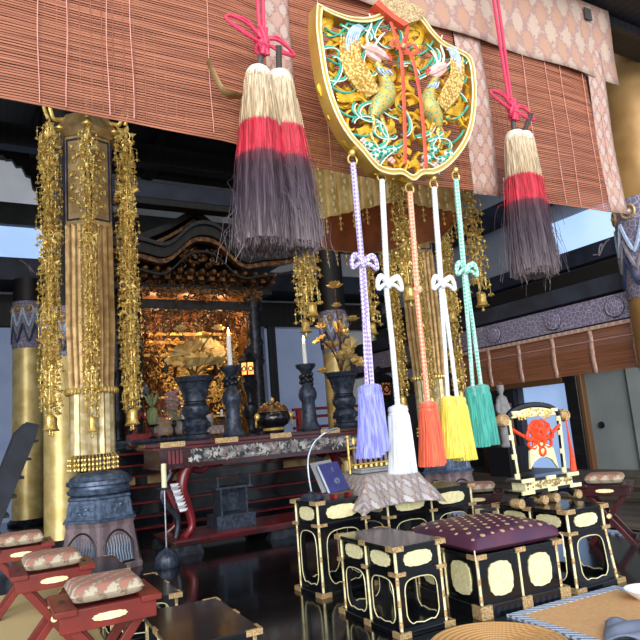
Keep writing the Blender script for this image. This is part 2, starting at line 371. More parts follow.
struct('trim_17', st, 'boards')
# ceiling timbers, all real beams under the dark ceiling
for k, y in enumerate((3.6, 5.0, 6.4, 7.6, 9.0)):
    beam(20 + k, (2.9, y, 5.3 if k else 4.6), (9.1, .22, .32), 'darkwood')
for k, x in enumerate((-.6, .9, 2.7, 4.5, 6.2)):
    beam(30 + k, (x, 6.6, 5.65), (.2, 7.6, .26), 'darkwood')
beam(40, (2.75, 7.6, 4.13), (3.3, .26, .22), 'beamblue', 'long faded blue beam above the altar')
beam(41, (2.75, 7.55, 3.97), (3.3, .2, .09), 'darkwood')
beam(43, (3.0, 2.46, 4.02), (9.0, .76, .26), 'black', 'dark lintel that carries the front blind')
beam(44, (1.2, 6.2, 4.9), (.2, 3.0, .3), 'darkwood'); beam(45, (4.5, 5.2, 4.75), (.2, 5.0, .3), 'darkwood')
# side beam with lattice painting and its roundels
sb = struct('trim_50', MB().box((5.12, 5.9, 1.84), (.2, 5.4, .225)), 'painted', 'grey painted lattice beam on the side opening')
rd = MB()
for y in (3.42, 4.1, 4.9, 5.8, 6.8):
    rd.lathe([(.085, 0), (.095, .012), (.085, .024), (.072, .02), (.05, .03), (.02, .022), (.0001, .03)], 20, T(5.02, y, 1.84) @ R('Y', -PI / 2))
struct('trim_51', rd, 'painted')
rd2 = MB()
for y in (3.42, 4.1, 4.9, 5.8, 6.8): rd2.torus(.088, .008, 24, 6, T(5.01, y, 1.84) @ R('Y', PI / 2)); rd2.torus(.05, .005, 20, 5, T(4.998, y, 1.84) @ R('Y', PI / 2))
struct('trim_54', rd2, 'black'); beam(52, (5.14, 5.9, 1.70), (.16, 5.4, .06), 'black')
beam(53, (5.12, 5.9, 2.06), (.2, 5.4, .16), 'beamblue')
struct('trim_60', MB().box((4.50, 3.28, .006), (.06, .7, .016)).box((4.40, 5.2, .006), (.12, 4.0, .016)), 'blueborder')

# ------------------------------------------------------------------ gilded pillars
def pillar(loc, r, h, z0, z1, label, cap=False):
    t = thing('gilded_pillar', label, 'pillar', loc, 0, 'gilded pillars')
    MB().lathe([(r * 1.02, .06), (r, .1), (r, h if cap else z0 + .05)], 40).build('shaft', 'goldleaf' if not cap else 'capgold', t)
    if not cap: MB().lathe([(r * .98, z1 - .05), (r * .98, h)], 40).build('upper_shaft', 'darkwood', t)
    MB().lathe([(r * 1.25, 0), (r * 1.3, .03), (r * 1.1, .075)], 40).build('base_stone', 'bronzed', t)
    MB().lathe([(r * 1.02, z0), (r * 1.03, z0 + .02), (r * 1.03, z1 - .02), (r * 1.02, z1)], 40).build('painted_band', 'painted', t)
    for k in range(3):                     # chevrons hanging in the band
        ch = MB()
        for q in range(8):
            a0 = 2 * PI * q / 8
            pts = [((r * 1.04) * math.cos(a0 + d * .39), (r * 1.04) * math.sin(a0 + d * .39), z0 + (z1 - z0) * (.12 + .17 * k) + abs(d) ** 1.3 * .26) for d in [i / 6 - 1 for i in range(13)]]
            ch.tube(pts, .017, 5)
        ch.build('chevron', ('navy', 'scroll', 'paleblue')[k], t)
    ro = MB()
    for q in range(8):
        a0 = 2 * PI * q / 8
        ro.torus(.06, .012, 14, 5, T(r * 1.03 * math.cos(a0), r * 1.03 * math.sin(a0), z1 - .12) @ R('Z', a0) @ R('Y', PI / 2))
        ro.ball((r * 1.03 * math.cos(a0), r * 1.03 * math.sin(a0), z1 - .12), .03)
    ro.build('roundel', 'fitting', t)
    return t
pillar((.88, 7.2, 0), .18, 5.3, 1.95, 2.5, 'gilded round pillar behind the left brass banner')
pillar((.745, 9.75, 0), .2, 3.44, 2.42, 3.1, 'far gilded pillar with painted band beside the black staircase')
pillar((4.55, 7.5, 0), .19, 5.3, 2.0, 2.6, 'gilded round pillar behind the right lotus vase')
pillar((5.17, 3.08, 0), .26, 5.3, 1.86, 2.72, 'big gilded pillar at the right edge with painted band', True)

# ------------------------------------------------------------------ front blind
YBL = 2.5
bl = thing('bamboo_blind', 'wide reddish bamboo blind with brocade borders hanging across the front', 'blind', (2.0, YBL, 2.2))
def slats(x0, x1, z0, z1, pitch, m, par, ox, oz, sag):
    mb = MB(); n = int((z1 - z0) / pitch); r2 = random.Random(3)
    nx = 14
    for i in range(n):
        z = z0 + i * pitch; hgt = pitch * r2.choice((.58, .68, .8, .62)); 
        dz = r2.uniform(-.0006, .0006)
        vs = []; fs = []
        for k in range(nx + 1):
            x = lerp(x0, x1, k / nx); zz = z + sag(x) * (1 - .6 * (z - z0) / (z1 - z0)) + dz; yy = .012 * math.sin(x * 5.1 + z * 2.0) * (1 - .3 * (z - z0))
            vs += [(x - ox, yy - .0025, zz - oz), (x - ox, yy - .0025, zz + hgt - oz), (x - ox, yy + .0025, zz + hgt - oz), (x - ox, yy + .0025, zz - oz)]
        for k in range(nx):
            a = k * 4; b = a + 4
            for q in range(4): fs.append((a + q, a + (q + 1) % 4, b + (q + 1) % 4, b + q))
        fs += [(0, 3, 2, 1), (nx * 4, nx * 4 + 1, nx * 4 + 2, nx * 4 + 3)]
        mb.add(vs, fs)
    return mb.build('slat_panel', m, par, ang=0)
sag = lambda x: (.06 * (1.3 - x) / 1.2 + .042 * min(1, (1.34 - x) / .3) - .03 * max(0, min(1, (.6 - x) / .6)) if x < 1.3 else 0) - (.006 * math.sin((x - 1.3) * 2.6) if x > 1.3 else 0)
for x0, x1 in ((-1.55, .08), (.08, 1.26), (1.40, 2.53), (2.75, 3.76)):
    slats(x0, x1, 2.268, 3.80, .0124, 'blind', bl, 2.0, 2.2, sag)
# dark weaving threads
wf = MB(); x = -1.5
while x < 3.75:
    wf.box((x - 2.0, .006, .875), (.004, .002, 1.41)); x += .045
wf.build('weft_thread', 'weft', bl, ang=0)
def strip(x0, x1, z0, z1, name='brocade_border', y=-.014):
    g = MB().grid(lambda u, v: (lerp(x0, x1, u) - 2.0, y + .008 * math.sin(v * 9 + x0 * 3) + .004 * math.sin(u * 7), lerp(z0, z1, v) - 2.2), 6, 24)
    return g.build(name, 'brocadeborder', bl, solid=.006)
strip(1.25, 1.40, 2.245, 3.85); strip(2.53, 2.745, 2.255, 3.85); strip(3.755, 3.94, 2.265, 3.85); strip(-.72, -.56, 2.3, 3.85)
vl = MB().grid(lambda u, v: (lerp(-1.6, 4.1, u) - 2.0, -.028 + .012 * math.sin(u * 40) * (1 - v) + .005 * math.sin(v * 5), lerp(3.27, 3.86, v) - 2.2), 60, 10)
vl.build('brocade_valance', 'brocade', bl, solid=.006)
for px in (38, 66, 107, 131, 208, 320, 520, 542, 556, 577, 590):
    p = atY(px, 60, YBL)
    MB().tube([(p.x - 2.0 + .004 * math.sin(z * 9 + px), -.018, z) for z in [lerp(.15 if px < 270 else .075, 1.1, i / 12) for i in range(13)]], .0022, 5).build('hanging_thread', 'thread', bl)
MB().box((0.2, .03, 1.64), (5.6, .05, .07)).build('head_rail', 'black', bl)
for px, py in ((588, 14), (470, -40)):
    p = atY(px, py, YBL - .05)
    MB().box((p.x - 2.0, p.y - YBL, p.z - 2.2), (.07, .008, .09), None).build('tag_plate', 'greywrap', bl)
# brass strap hook of the rolled blind
hk = smooth_path([atY(208, 61, 2.44), atY(214, 74, 2.41), atY(221, 88, 2.40), atY(230, 95, 2.41), atY(242, 96, 2.45)], 5)
o0 = hk[0].copy()
h = MB().tube([p - o0 for p in hk], .019, 8, flat=.3, up=Vector((0, -1, .4)))
ho = h.build('blind_hook', 'brass'); ho.location = o0
tag(ho, 'curved brass blind hook left of the near horsehair tassel pair', 'hook')

# ------------------------------------------------------------------ horsehair tassel pairs
def make_hair(L=.81, R1=.118, R0=.066, seed=1):
    rr = random.Random(seed); mb = MB()
    prof = [(.03, 0), (R0 * .95, -.03), (R0 * 1.08, -.12), (lerp(R0, R1, .45), -.30), (lerp(R0, R1, .78), -.52), (R1 * .95, -.785), (.02, -.795)]
    mb.lathe(prof, 40, None, lambda w: 1 + .05 * math.sin(w * 11) + .03 * math.sin(w * 23 + 1))
    for k in range(950):
        a = rr.uniform(0, 2 * PI); q = rr.random() ** .35; l = L * (rr.uniform(.975, 1.01) if k % 4 else rr.uniform(.9, 1.02))
        fr = rr.uniform(.88, 1.1) if rr.random() < .93 else rr.uniform(1.1, 1.4)
        w0 = rr.uniform(-.25, .25); st = rr.choice((0, 0, .12, .3)) ; pts = []
        for i in range(10):
            t = lerp(st, 1, i / 9)
            z = -l * t
            rad = R0 * .9 + (R1 * fr - R0 * .9) * min(1, t * 1.15) ** .9
            rad *= q if t > .2 else max(q, .8)
            aa = a + w0 * t * t + .05 * math.sin(t * 9 + k)
            pts.append((rad * math.cos(aa) + .005 * math.sin(t * 22 + k) * t, rad * math.sin(aa) + .004 * math.sin(t * 19 + k * 2) * t, z))
        mb.tube(pts, [.0022] * 8 + [.002, .0014], 3)
    for k in range(26):            # stray hairs
        a = rr.uniform(0, 2 * PI); z0 = -rr.uniform(.35, .75)
        pts = [((R1 * (1 + .9 * t * rr.uniform(.3, 1))) * math.cos(a + t * .4), R1 * (1 + .6 * t) * math.sin(a + t * .4), z0 - .22 * t * t + .06 * t) for t in [i / 5 for i in range(6)]]
        mb.tube(pts, .0011, 3)
    return mb
HAIR = None
def tassel_pair(loc, top, lab, offs, rz):
    global HAIR
    t = thing('horsehair_tassel_pair', lab, 'tassel', loc, 0, 'horsehair tassels before the front blind')
    for s in (-1, 1):
        d = Vector(top) - Vector(loc)
        MB().tube([(s * .010, 0, .02), (s * .016 + d.x * .3, d.y * .3, d.z * .3), (s * .02 + d.x, d.y, d.z)], .0095, 8).build('cord', 'pinkcord', t)
    kn = MB()
    for k in range(4): kn.torus(.026, .011, 16, 6, T(rnd.uniform(-.012, .012), -.012, .01 - .022 * k) @ R('X', 1.2 + .4 * k) @ R('Y', .5 * (-1) ** k))
    kn.tube([(-.012, -.02, .05), (.0, -.03, -.01), (.012, -.02, -.085)], .012, 8); kn.tube([(.014, -.018, .05), (0, -.028, -.02), (-.012, -.018, -.085)], .012, 8)
    kn.build('knot', 'pinkcord', t)
    for s, l, dz in ((-1, .165, .045), (1, .13, -.05)):
        for e in (0, .016):
            lp = smooth_path([(s * .02, -.015, .0), (s * l * .5, -.03, dz * .45 + .02 + e), (s * l, -.03, dz + .012), (s * (l + .012), -.03, dz - .012), (s * l * .6, -.035, dz * .5 - .03 - e * .6), (s * .02, -.02, -.03)], 6)
            MB().tube(lp, .0075, 7).build('bow_loop', 'pinkcord', t)
    if HAIR is None:
        HAIR = make_hair().build('hair', 'hair')
        first = HAIR
    else: first = None
    for k, (ox, oy, lean) in enumerate(offs):
        tt = bpy.data.objects.new('tassel', None); 
        stem = MB().tube([(-ox * .75, -oy * .7, .11), (0, 0, 0)], .014, 10).build('tassel', 'greywrap', t)
        stem.location = (ox, oy, -.165 + .02 * k); stem.rotation_euler = (0, lean, rz + k)
        MB().lathe([(.02, .016), (.044, .013), (.056, -.006), (.06, -.03), (.056, -.05), (.04, -.055)], 24, None, lambda w: 1 + .02 * math.sin(w * 12)).build('tassel_head', 'cream', stem)
        if first is not None and k == 0: hh = first
        else: hh = HAIR.copy(); COL.objects.link(hh)
        hh.parent = stem; hh.rotation_euler.z = k * 2.1; hh.location.z = -.02
    return t
p = atY(262, 40, 2.3); q = Vector((p.x + .03, 2.3, 3.90))
tassel_pair(p, q, 'pink corded horsehair tassel pair left of the gilt shield, in front of the blind', ((-.03, 0, .03), (.085, .02, -.05)), 0)
p = atY(511, 108, 2.3); q = Vector((p.x + .0, 2.3, 3.90))
tassel_pair(p, q, 'pink corded horsehair tassel pair right of the gilt shield, below its brocade', ((.0, 0, -.02), (.09, .02, -.075)), .5)

# ------------------------------------------------------------------ gilt shield (keman)
YK = 2.2
def K(px, py, dy=0.):      # pixel on the photo's shield -> local x,z on its own plane
    p = atY(px, py, YK); return (p.x - KO.x, p.z - KO.z)
KO = atY(392, 90, YK)
km = thing('gilt_openwork_shield', 'gilt openwork shield carved with two birds hanging before the blind', 'shield ornament', KO)
outl = [(313, 8), (327, 15), (345, 21), (362, 22), (376, 18), (390, 10), (405, 12), (418, 21), (428, 34), (440, 46), (454, 53), (467, 62), (471, 85), (471, 108), (468, 130), (461, 148), (450, 163), (440, 172), (430, 177), (418, 178), (409, 184), (398, 178), (386, 178), (374, 174), (366, 166), (358, 156), (346, 143), (335, 126), (326, 105), (319, 80), (315, 55), (312, 30)]
ol = [K(*p) for p in outl]
olS = [(p.x, p.y) for p in smooth_path([Vector((a, b, 0)) for a, b in ol + ol[:1]], 4)][:-1]
cx = sum(a for a, b in olS) / len(olS); cz = sum(b for a, b in olS) / len(olS)
inn = [(cx + (a - cx) * .945, cz + (b - cz) * .94) for a, b in olS]
MB().ring(olS, inn, .075).build('rim', 'rimgold', km)
MB().tube([(a, -.039, b) for a, b in inn + inn[:1]], .0045, 6).build('rim_bead', 'goldpale', km)
MB().tube([(a, -.039, b) for a, b in [(cx + (a - cx) * .992, cz + (b - cz) * .99) for a, b in olS + olS[:1]]], .0045, 6).build('rim_bead', 'goldpale', km)
def kin(px, py):        # inside test on the pixel outline
    c = False; n = len(outl); j = n - 1
    for i in range(n):
        xi, yi = outl[i]; xj, yj = outl[j]
        if (yi > py) != (yj > py) and px < (xj - xi) * (py - yi) / (yj - yi) + xi: c = not c
        j = i
    return c
rk = random.Random(11)
def curl(px, py, a, r, turn, steps=14):     # spiral stem in pixel space
    out = []; x, y = px, py
    for i in range(steps):
        out.append((x, y)); t = i / steps; st = r * (1 - t) * .38
        x += st * math.cos(a); y += st * math.sin(a); a += turn * (.25 + .5 * t)
    return out
scr, tl, wl = MB(), MB(), MB()
def kpts(pp, y): return [(K(a, b)[0], y, K(a, b)[1]) for a, b in pp]
for gy in range(20, 178, 10):
    for gx in range(318, 472, 10):
        x = gx + rk.uniform(-4, 4); y = gy + rk.uniform(-4, 4)
        if not (kin(x, y) and kin(x - 6, y) and kin(x + 6, y)): continue
        c = [q for q in curl(x, y, rk.uniform(0, 6.28), rk.uniform(5, 10), rk.choice((-1, 1)) * rk.uniform(.5, .9)) if kin(*q)]
        if len(c) > 4: scr.tube(kpts(c, rk.uniform(-.012, .02)), [.0115 * (1 - .5 * i / len(c)) for i in range(len(c))], 6, flat=1.7)
for k in range(64):
    x = rk.uniform(318, 470); y = rk.uniform(18, 176)
    if not kin(x, y) or (345 < x < 380 and 50 < y < 120) or (415 < x < 452 and 55 < y < 130): continue
    c = [q for q in curl(x, y, rk.uniform(0, 6.28), rk.uniform(9, 15), rk.choice((-1, 1)) * rk.uniform(.4, .75)) if kin(*q)]
    if len(c) > 5:
        tl.tube(kpts(c, -.026), [.0072 * (1 - .4 * i / len(c)) for i in range(len(c))], 6)
        wl.tube(kpts([(a + 1.6, b + 1.6) for a, b in c], -.030), .0032, 5)
scr.build('scrollwork', 'yellowgold', km); tl.build('turquoise_leaf', 'teal', km); wl.build('white_edging', 'whitepaint', km)
rc = MB()                                   # edge leaves following the border
for (a, b) in ((322, 30), (324, 60), (328, 88), (336, 112), (350, 136), (345, 26), (366, 28), (430, 44), (452, 62), (464, 80), (465, 108), (461, 132), (448, 152), (430, 60)):
    for s in (-1, 1):
        c = curl(a, b, (1.57 if a < 345 else 1.2) + s * .9, 15, s * .7, 10)
        c = [q for q in c if kin(*q)]
        if len(c) > 4: rc.tube(kpts(c, -.022), [.006 * (1 - .6 * i / len(c)) for i in range(len(c))], 6)
rc.split('border_leaf', 'teal', km)
def bird(flip, fx):
    f = fx
    b = MB()
    def E(px, py, rx, rz, ry=.02, y=-.02, ang=0):
        x, z = K(*f(px, py)); return T(x, y, z) @ R('Y', ang) @ SC(rx, ry, rz)
    def tp(mb, pp, r, y, n=7, fl=1.): mb.tube(smooth_path(kpts([f(*q) for q in pp], y), 4), r if not isinstance(r, list) else [np.interp(i / (len(smooth_path(kpts([f(*q) for q in pp], y), 4)) - 1), np.linspace(0, 1, len(r)), r) for i in range(len(smooth_path(kpts([f(*q) for q in pp], y), 4)))], n, flat=fl)
    tp(b, [(373, 66), (378, 76), (382, 88), (381, 98), (374, 108), (370, 118)], [.018, .024, .038, .054, .046, .024], -.02, 10)
    body = b.build('bird', 'tealgold', km)
    hd = MB(); tp(hd, [(362, 52), (370, 55), (378, 60), (384, 63)], [.015, .028, .024, .005], -.028, 8)
    tp(hd, [(362, 56), (370, 62), (376, 66)], [.01, .016, .01], -.028, 8); hd.build('bird_head', 'pinkpaint', body)
    cr = MB()
    for q in ([(366, 52), (364, 42), (368, 30), (366, 20)], [(370, 52), (376, 42), (380, 38)], [(362, 53), (356, 48), (354, 42)]): tp(cr, q, [.007, .006, .003], -.03, 6)
    cr.build('bird_crest', 'whitepaint', body)
    bk = MB(); tp(bk, [(380, 60), (384, 61), (385, 66)], [.01, .009, .002], -.034, 6); bk.build('beak', 'vermilion', body)
    wg = MB()
    for i in range(7):
        t = i / 6
        tp(wg, [(364 + 9 * t, 100 - 4 * t), (348 + 16 * t, 82 - 4 * t), (341 + 15 * t, 62), (341 + 16 * t, 40 + 5 * t)], [.013, .015, .012, .005], -.03 - .002 * i, 6, .6)
    wg.build('wing', 'scalegold', body)
    fe = MB()
    for i in range(6):
        t = i / 5
        tp(fe, [(346 + 9 * t, 58), (345 + 10 * t, 46), (350 + 8 * t, 34 + 3 * t), (357 + 5 * t, 31 + 4 * t)], [.005, .006, .003], -.036, 5)
    fe.build('wing_feather', 'paleblue', body)
    br = MB()
    for i in range(4): tp(br, [(372 + 3 * i, 72 + i), (374 + 3 * i, 77), (377 + 3 * i, 80)], [.004, .006, .002], -.044, 5)
    br.build('breast_feather', 'paleblue', body)
    ta = MB()
    for i in range(6):
        t = i / 5
        tp(ta, [(364, 96 + 3 * t), (348 - 4 * t, 94 + 8 * t), (336 + 3 * t, 86 + 14 * t)], [.01, .009, .003], -.014, 6)
    ta.build('tail', 'yellowgold', body)
    lg = MB()
    for o in (0, 9): tp(lg, [(369 + o * .6, 114), (371 + o, 126), (368 + o, 134), (373 + o, 145)], [.016, .01, .007, .007], -.024, 7)
    lg.build('bird_leg', 'scalegold', body)
    return body
bird(0, lambda x, y: (368 + (x - 368) * 1.12, 82 + (y - 82) * 1.04))
bird(1, lambda x, y: (424 + (386 - x) * .82 - 2, y * .93 + 18 + (386 - x) * .10))
fl = MB(); fw = MB()
for (a, b) in ((366, 148), (380, 155), (390, 152), (372, 158), (424, 160), (438, 162), (446, 156), (430, 152)):
    x, z = K(a, b)
    fw.ball((x, -.02, z), (.030, .02, .022), 10, 6)
    for k in range(5): fl.ball((x + .02 * math.cos(k * 1.26), -.036, z + .014 * math.sin(k * 1.26)), (.009, .008, .007), 8, 5)
fw.split('peony', 'whitepaint', km); fl.split('peony_petal', 'teal', km, per=5)
pp = MB()
for (a, b) in ((360, 144), (372, 164), (388, 163), (420, 168), (440, 168), (432, 168)):
    x, z = K(a, b); 
    for k in range(4): pp.ball((x + .012 * math.cos(k * 1.6), -.03, z + .01 * math.sin(k * 1.6)), (.009, .008, .009), 8, 5)
pp.split('peony_petal', 'pinkpaint', km, per=4)
cap = [K(*p) for p in ((372, 11), (378, 5), (396, 5), (418, 18), (412, 27), (398, 31))]
MB().prism(cap, .05, T(0, -.035, 0)).build('top_mount', 'fitting', km)
ce = [K(*p) for p in ((371, 8), (367, 12), (384, 26), (396, 34), (401, 31), (386, 22))]
MB().prism(ce, .055, T(0, -.04, 0)).build('top_edge', 'orange', km)
def rib(pp, w=.011): return MB().tube(smooth_path(kpts(pp, -.05), 5), w, 8, flat=.35, up=Vector((1, 0, 0)))
for q in ([(385, 28), (390, 42), (394, 54), (396, 70), (398, 110), (399, 168)], [(402, 32), (400, 44), (397, 50), (407, 66), (415, 110), (420, 172)]): rib(q).build('ribbon', 'orange', km)
for q in ([(396, 52), (388, 46), (386, 52), (396, 54)], [(396, 52), (406, 50), (412, 56), (404, 60), (396, 54)]): rib(q, .01).build('ribbon_loop', 'orange', km)
MB().ball((K(396, 53)[0], -.06, K(396, 53)[1]), (.016, .014, .016)).build('ribbon_knot', 'fitting', km)
RINGS = [(352, 155), (381, 172), (409, 184), (433, 180), (455, 172)]
for a, b in RINGS:
    x, z = K(a, b)
    g = MB().ball((x, 0, z + .008), (.016, .02, .018), 12, 7); g.build('ring_boss', 'gold', km)
    MB().torus(.024, .0042, 20, 7, T(x, 0, z - .024) @ R('X', PI / 2)).build('hanging_ring', 'gold', km)
MB().tube([(K(396, 5)[0], 0, K(396, 5)[1]), (K(396, 5)[0], 0, 3.90 - KO.z)], .012, 8).build('hanging_cord', 'vermilion', km)

# ------------------------------------------------------------------ five silk tassels hung from the shield
def silk_tassel(ring, knot, tops, bots, cm, sm, r, lab):
    o = atY(*ring, YK); o.z -= .05
    t = thing('silk_cord_tassel', lab, 'tassel', o, 0, 'silk cord tassels under the gilt shield')
    def l(p, dy=0.): v = atY(p[0], p[1], YK); return Vector((v.x - o.x, dy, v.z - o.z))
    k = l(knot)
    MB().tube([(0, 0, .01), (k.x * .5, 0, k.z * .5), (k.x, 0, k.z)], .0135, 10).build('cord', cm, t)
    kb = MB().ball((k.x, -.006, k.z), (.024, .02, .022)); 
    if cm is not G['c_orange']:
        for s in (-1, 1):
            for d in (.0, .012):
                kb.tube(smooth_path([(k.x, -.01, k.z + d), (k.x + s * .045, -.02, k.z + .026 + d), (k.x + s * .066, -.02, k.z - .008 + d), (k.x + s * .06, -.02, k.z - .026), (k.x + s * .03, -.018, k.z - .004), (k.x, -.012, k.z - .006)], 4), .009, 7)
    kb.build('bow_knot', cm, t)
    for i, (a, b) in enumerate(zip(tops, bots)):
        A = l(a, .012 * i); B = l(b, .012 * i)
        MB().tube([(k.x + (.008 if i else -.006), 0, k.z), (lerp(k.x, A.x, .5), 0, lerp(k.z, A.z, .5)), A], .0098 if len(tops) > 1 else .0125, 9).build('cord', cm, t)
        L_ = A.z - B.z
        hd = MB().lathe([(.012, .02), (r * .82, .01), (r * .9, -.004), (r * .84, -.014), (r * .92, -.022), (r * .88, -.034)], 24, T(*A)).build('tassel', sm, t)
        sk = MB(); rr = random.Random(int(ring[0]) + i)
        sk.lathe([(r * .84, -.03), (r * .95, -L_ * .4), (r * 1.1, -L_ * .97), (.004, -L_ * .97)], 32, T(*A), lambda w: 1 + .04 * math.sin(w * 14))
        for j in range(90):
            w = 2 * PI * j / 90 + rr.uniform(-.03, .03); q = rr.uniform(.93, 1.04); ph = rr.uniform(0, 6)
            pts = [(A.x + q * lerp(r * .86, r * 1.16, s) * math.cos(w + .02 * math.sin(s * 6 + ph)) + s * s * (B.x - A.x), A.y + q * lerp(r * .86, r * 1.16, s) * math.sin(w), A.z - .028 - s * (L_ - .028) * (1 if j % 3 else .985)) for s in [i_ / 6 for i_ in range(7)]]
            sk.tube(pts, .0034, 5)
        sk.build('fringe', sm, hd)
    return t
G['c_orange'] = braid('orange braid', (240, 130, 96), (250, 190, 160))
cpur = braid('lilac braid', (150, 128, 190), (226, 216, 240)); cwh = braid('white braid', (246, 246, 244), (206, 212, 220)); cgr = braid('mint braid', (96, 180, 160), (196, 232, 220))
silk_tassel(RINGS[0], (362, 264), ((367, 389), (374, 388)), ((369, 458), (377, 452)), cpur, silk('violet silk', (104, 106, 190), (150, 154, 222)), .045, 'violet silk tassel on a lilac cord, nearest to the horsehair pair')
silk_tassel(RINGS[1], (387, 285), ((398, 409),), ((403, 473),), cwh, silk('white silk', (226, 229, 234), (200, 208, 218)), .05, 'white silk tassel on a thick white cord')
silk_tassel(RINGS[2], (417, 290), ((428, 405),), ((432, 466),), G['c_orange'], silk('orange silk', (232, 100, 60), (206, 76, 42)), .048, 'orange silk tassel on an orange cord')
silk_tassel(RINGS[3], (441, 285), ((448, 400), (459, 400)), ((452, 458), (467, 460)), cwh, silk('yellow silk', (230, 212, 84), (206, 184, 56)), .046, 'yellow silk tassel on a split white cord')
silk_tassel(RINGS[4], (464, 271), ((473, 390), (483, 388)), ((479, 447), (490, 445)), cgr, silk('green silk', (54, 162, 146), (30, 126, 116)), .044, 'sea green silk tassel on a mint cord')

# ------------------------------------------------------------------ brass garlands
def garland_mesh(Lg, Rg, seed, step=.115):
    rr = random.Random(seed); mb = MB()
    mb.tube([(0, 0, 0), (0, 0, -Lg)], .004, 5)
    z = -.04; k = 0
    while z > -Lg + .03:
        a0 = rr.uniform(0, PI)
        big = k % 2 == 0; q = Rg * (1 if big else .72) * rr.uniform(.85, 1.1)
        M0 = T(0, 0, z) @ R('Z', a0)
        if big:
            mb.torus(q * .42, .006, 12, 5, M0 @ R('X', PI / 2)); mb.torus(q * .26, .005, 10, 4, M0 @ R('X', PI / 2) @ R('Y', .8))
            for j in range(6): mb.leaf(q * .74, q * .42, M0 @ R('Y', j * PI / 3 + .3) @ T(q * .3, 0, 0) @ R('X', PI / 2 * .8))
        else:
            for j in range(5): mb.leaf(q * .95, q * .56, M0 @ R('Z', j * 2 * PI / 5) @ R('Y', .45))
            mb.ball((0, 0, z), (q * .25, q * .25, q * .3), 8, 5)
        for j in range(5):                     # dangling side chains
            w = a0 + j * 1.2566 + rr.uniform(-.4, .4); x, y = q * .92 * math.cos(w), q * .92 * math.sin(w); h = rr.uniform(.05, .10)
            mb.tube([(x * .4, y * .4, z + .01), (x, y, z - .005), (x, y, z - h)], .0022, 4)
            mb.ball((x, y, z - h * .45), .011, 6, 4)
            for s in range(4): mb.leaf(.034, .026, T(x, y, z - h) @ R('Z', s * PI / 2 + w) @ R('Y', .75))
            mb.ball((x, y, z - h - .016), (.007, .007, .013), 6, 4)
        z -= step * rr.uniform(.75, 1.0) * .68; k += 1
    return mb
def bell_mesh(s=1.):
    return MB().lathe([(.012 * s, .03 * s), (.03 * s, .018 * s), (.036 * s, 0), (.034 * s, -.04 * s), (.042 * s, -.07 * s), (.056 * s, -.082 * s), (.05 * s, -.086 * s), (.004, -.05 * s)], 18).tube([(0, 0, -.05 * s), (0, 0, -.115 * s)], .005 * s, 5).ball((0, 0, -.115 * s), .013 * s, 8, 5)

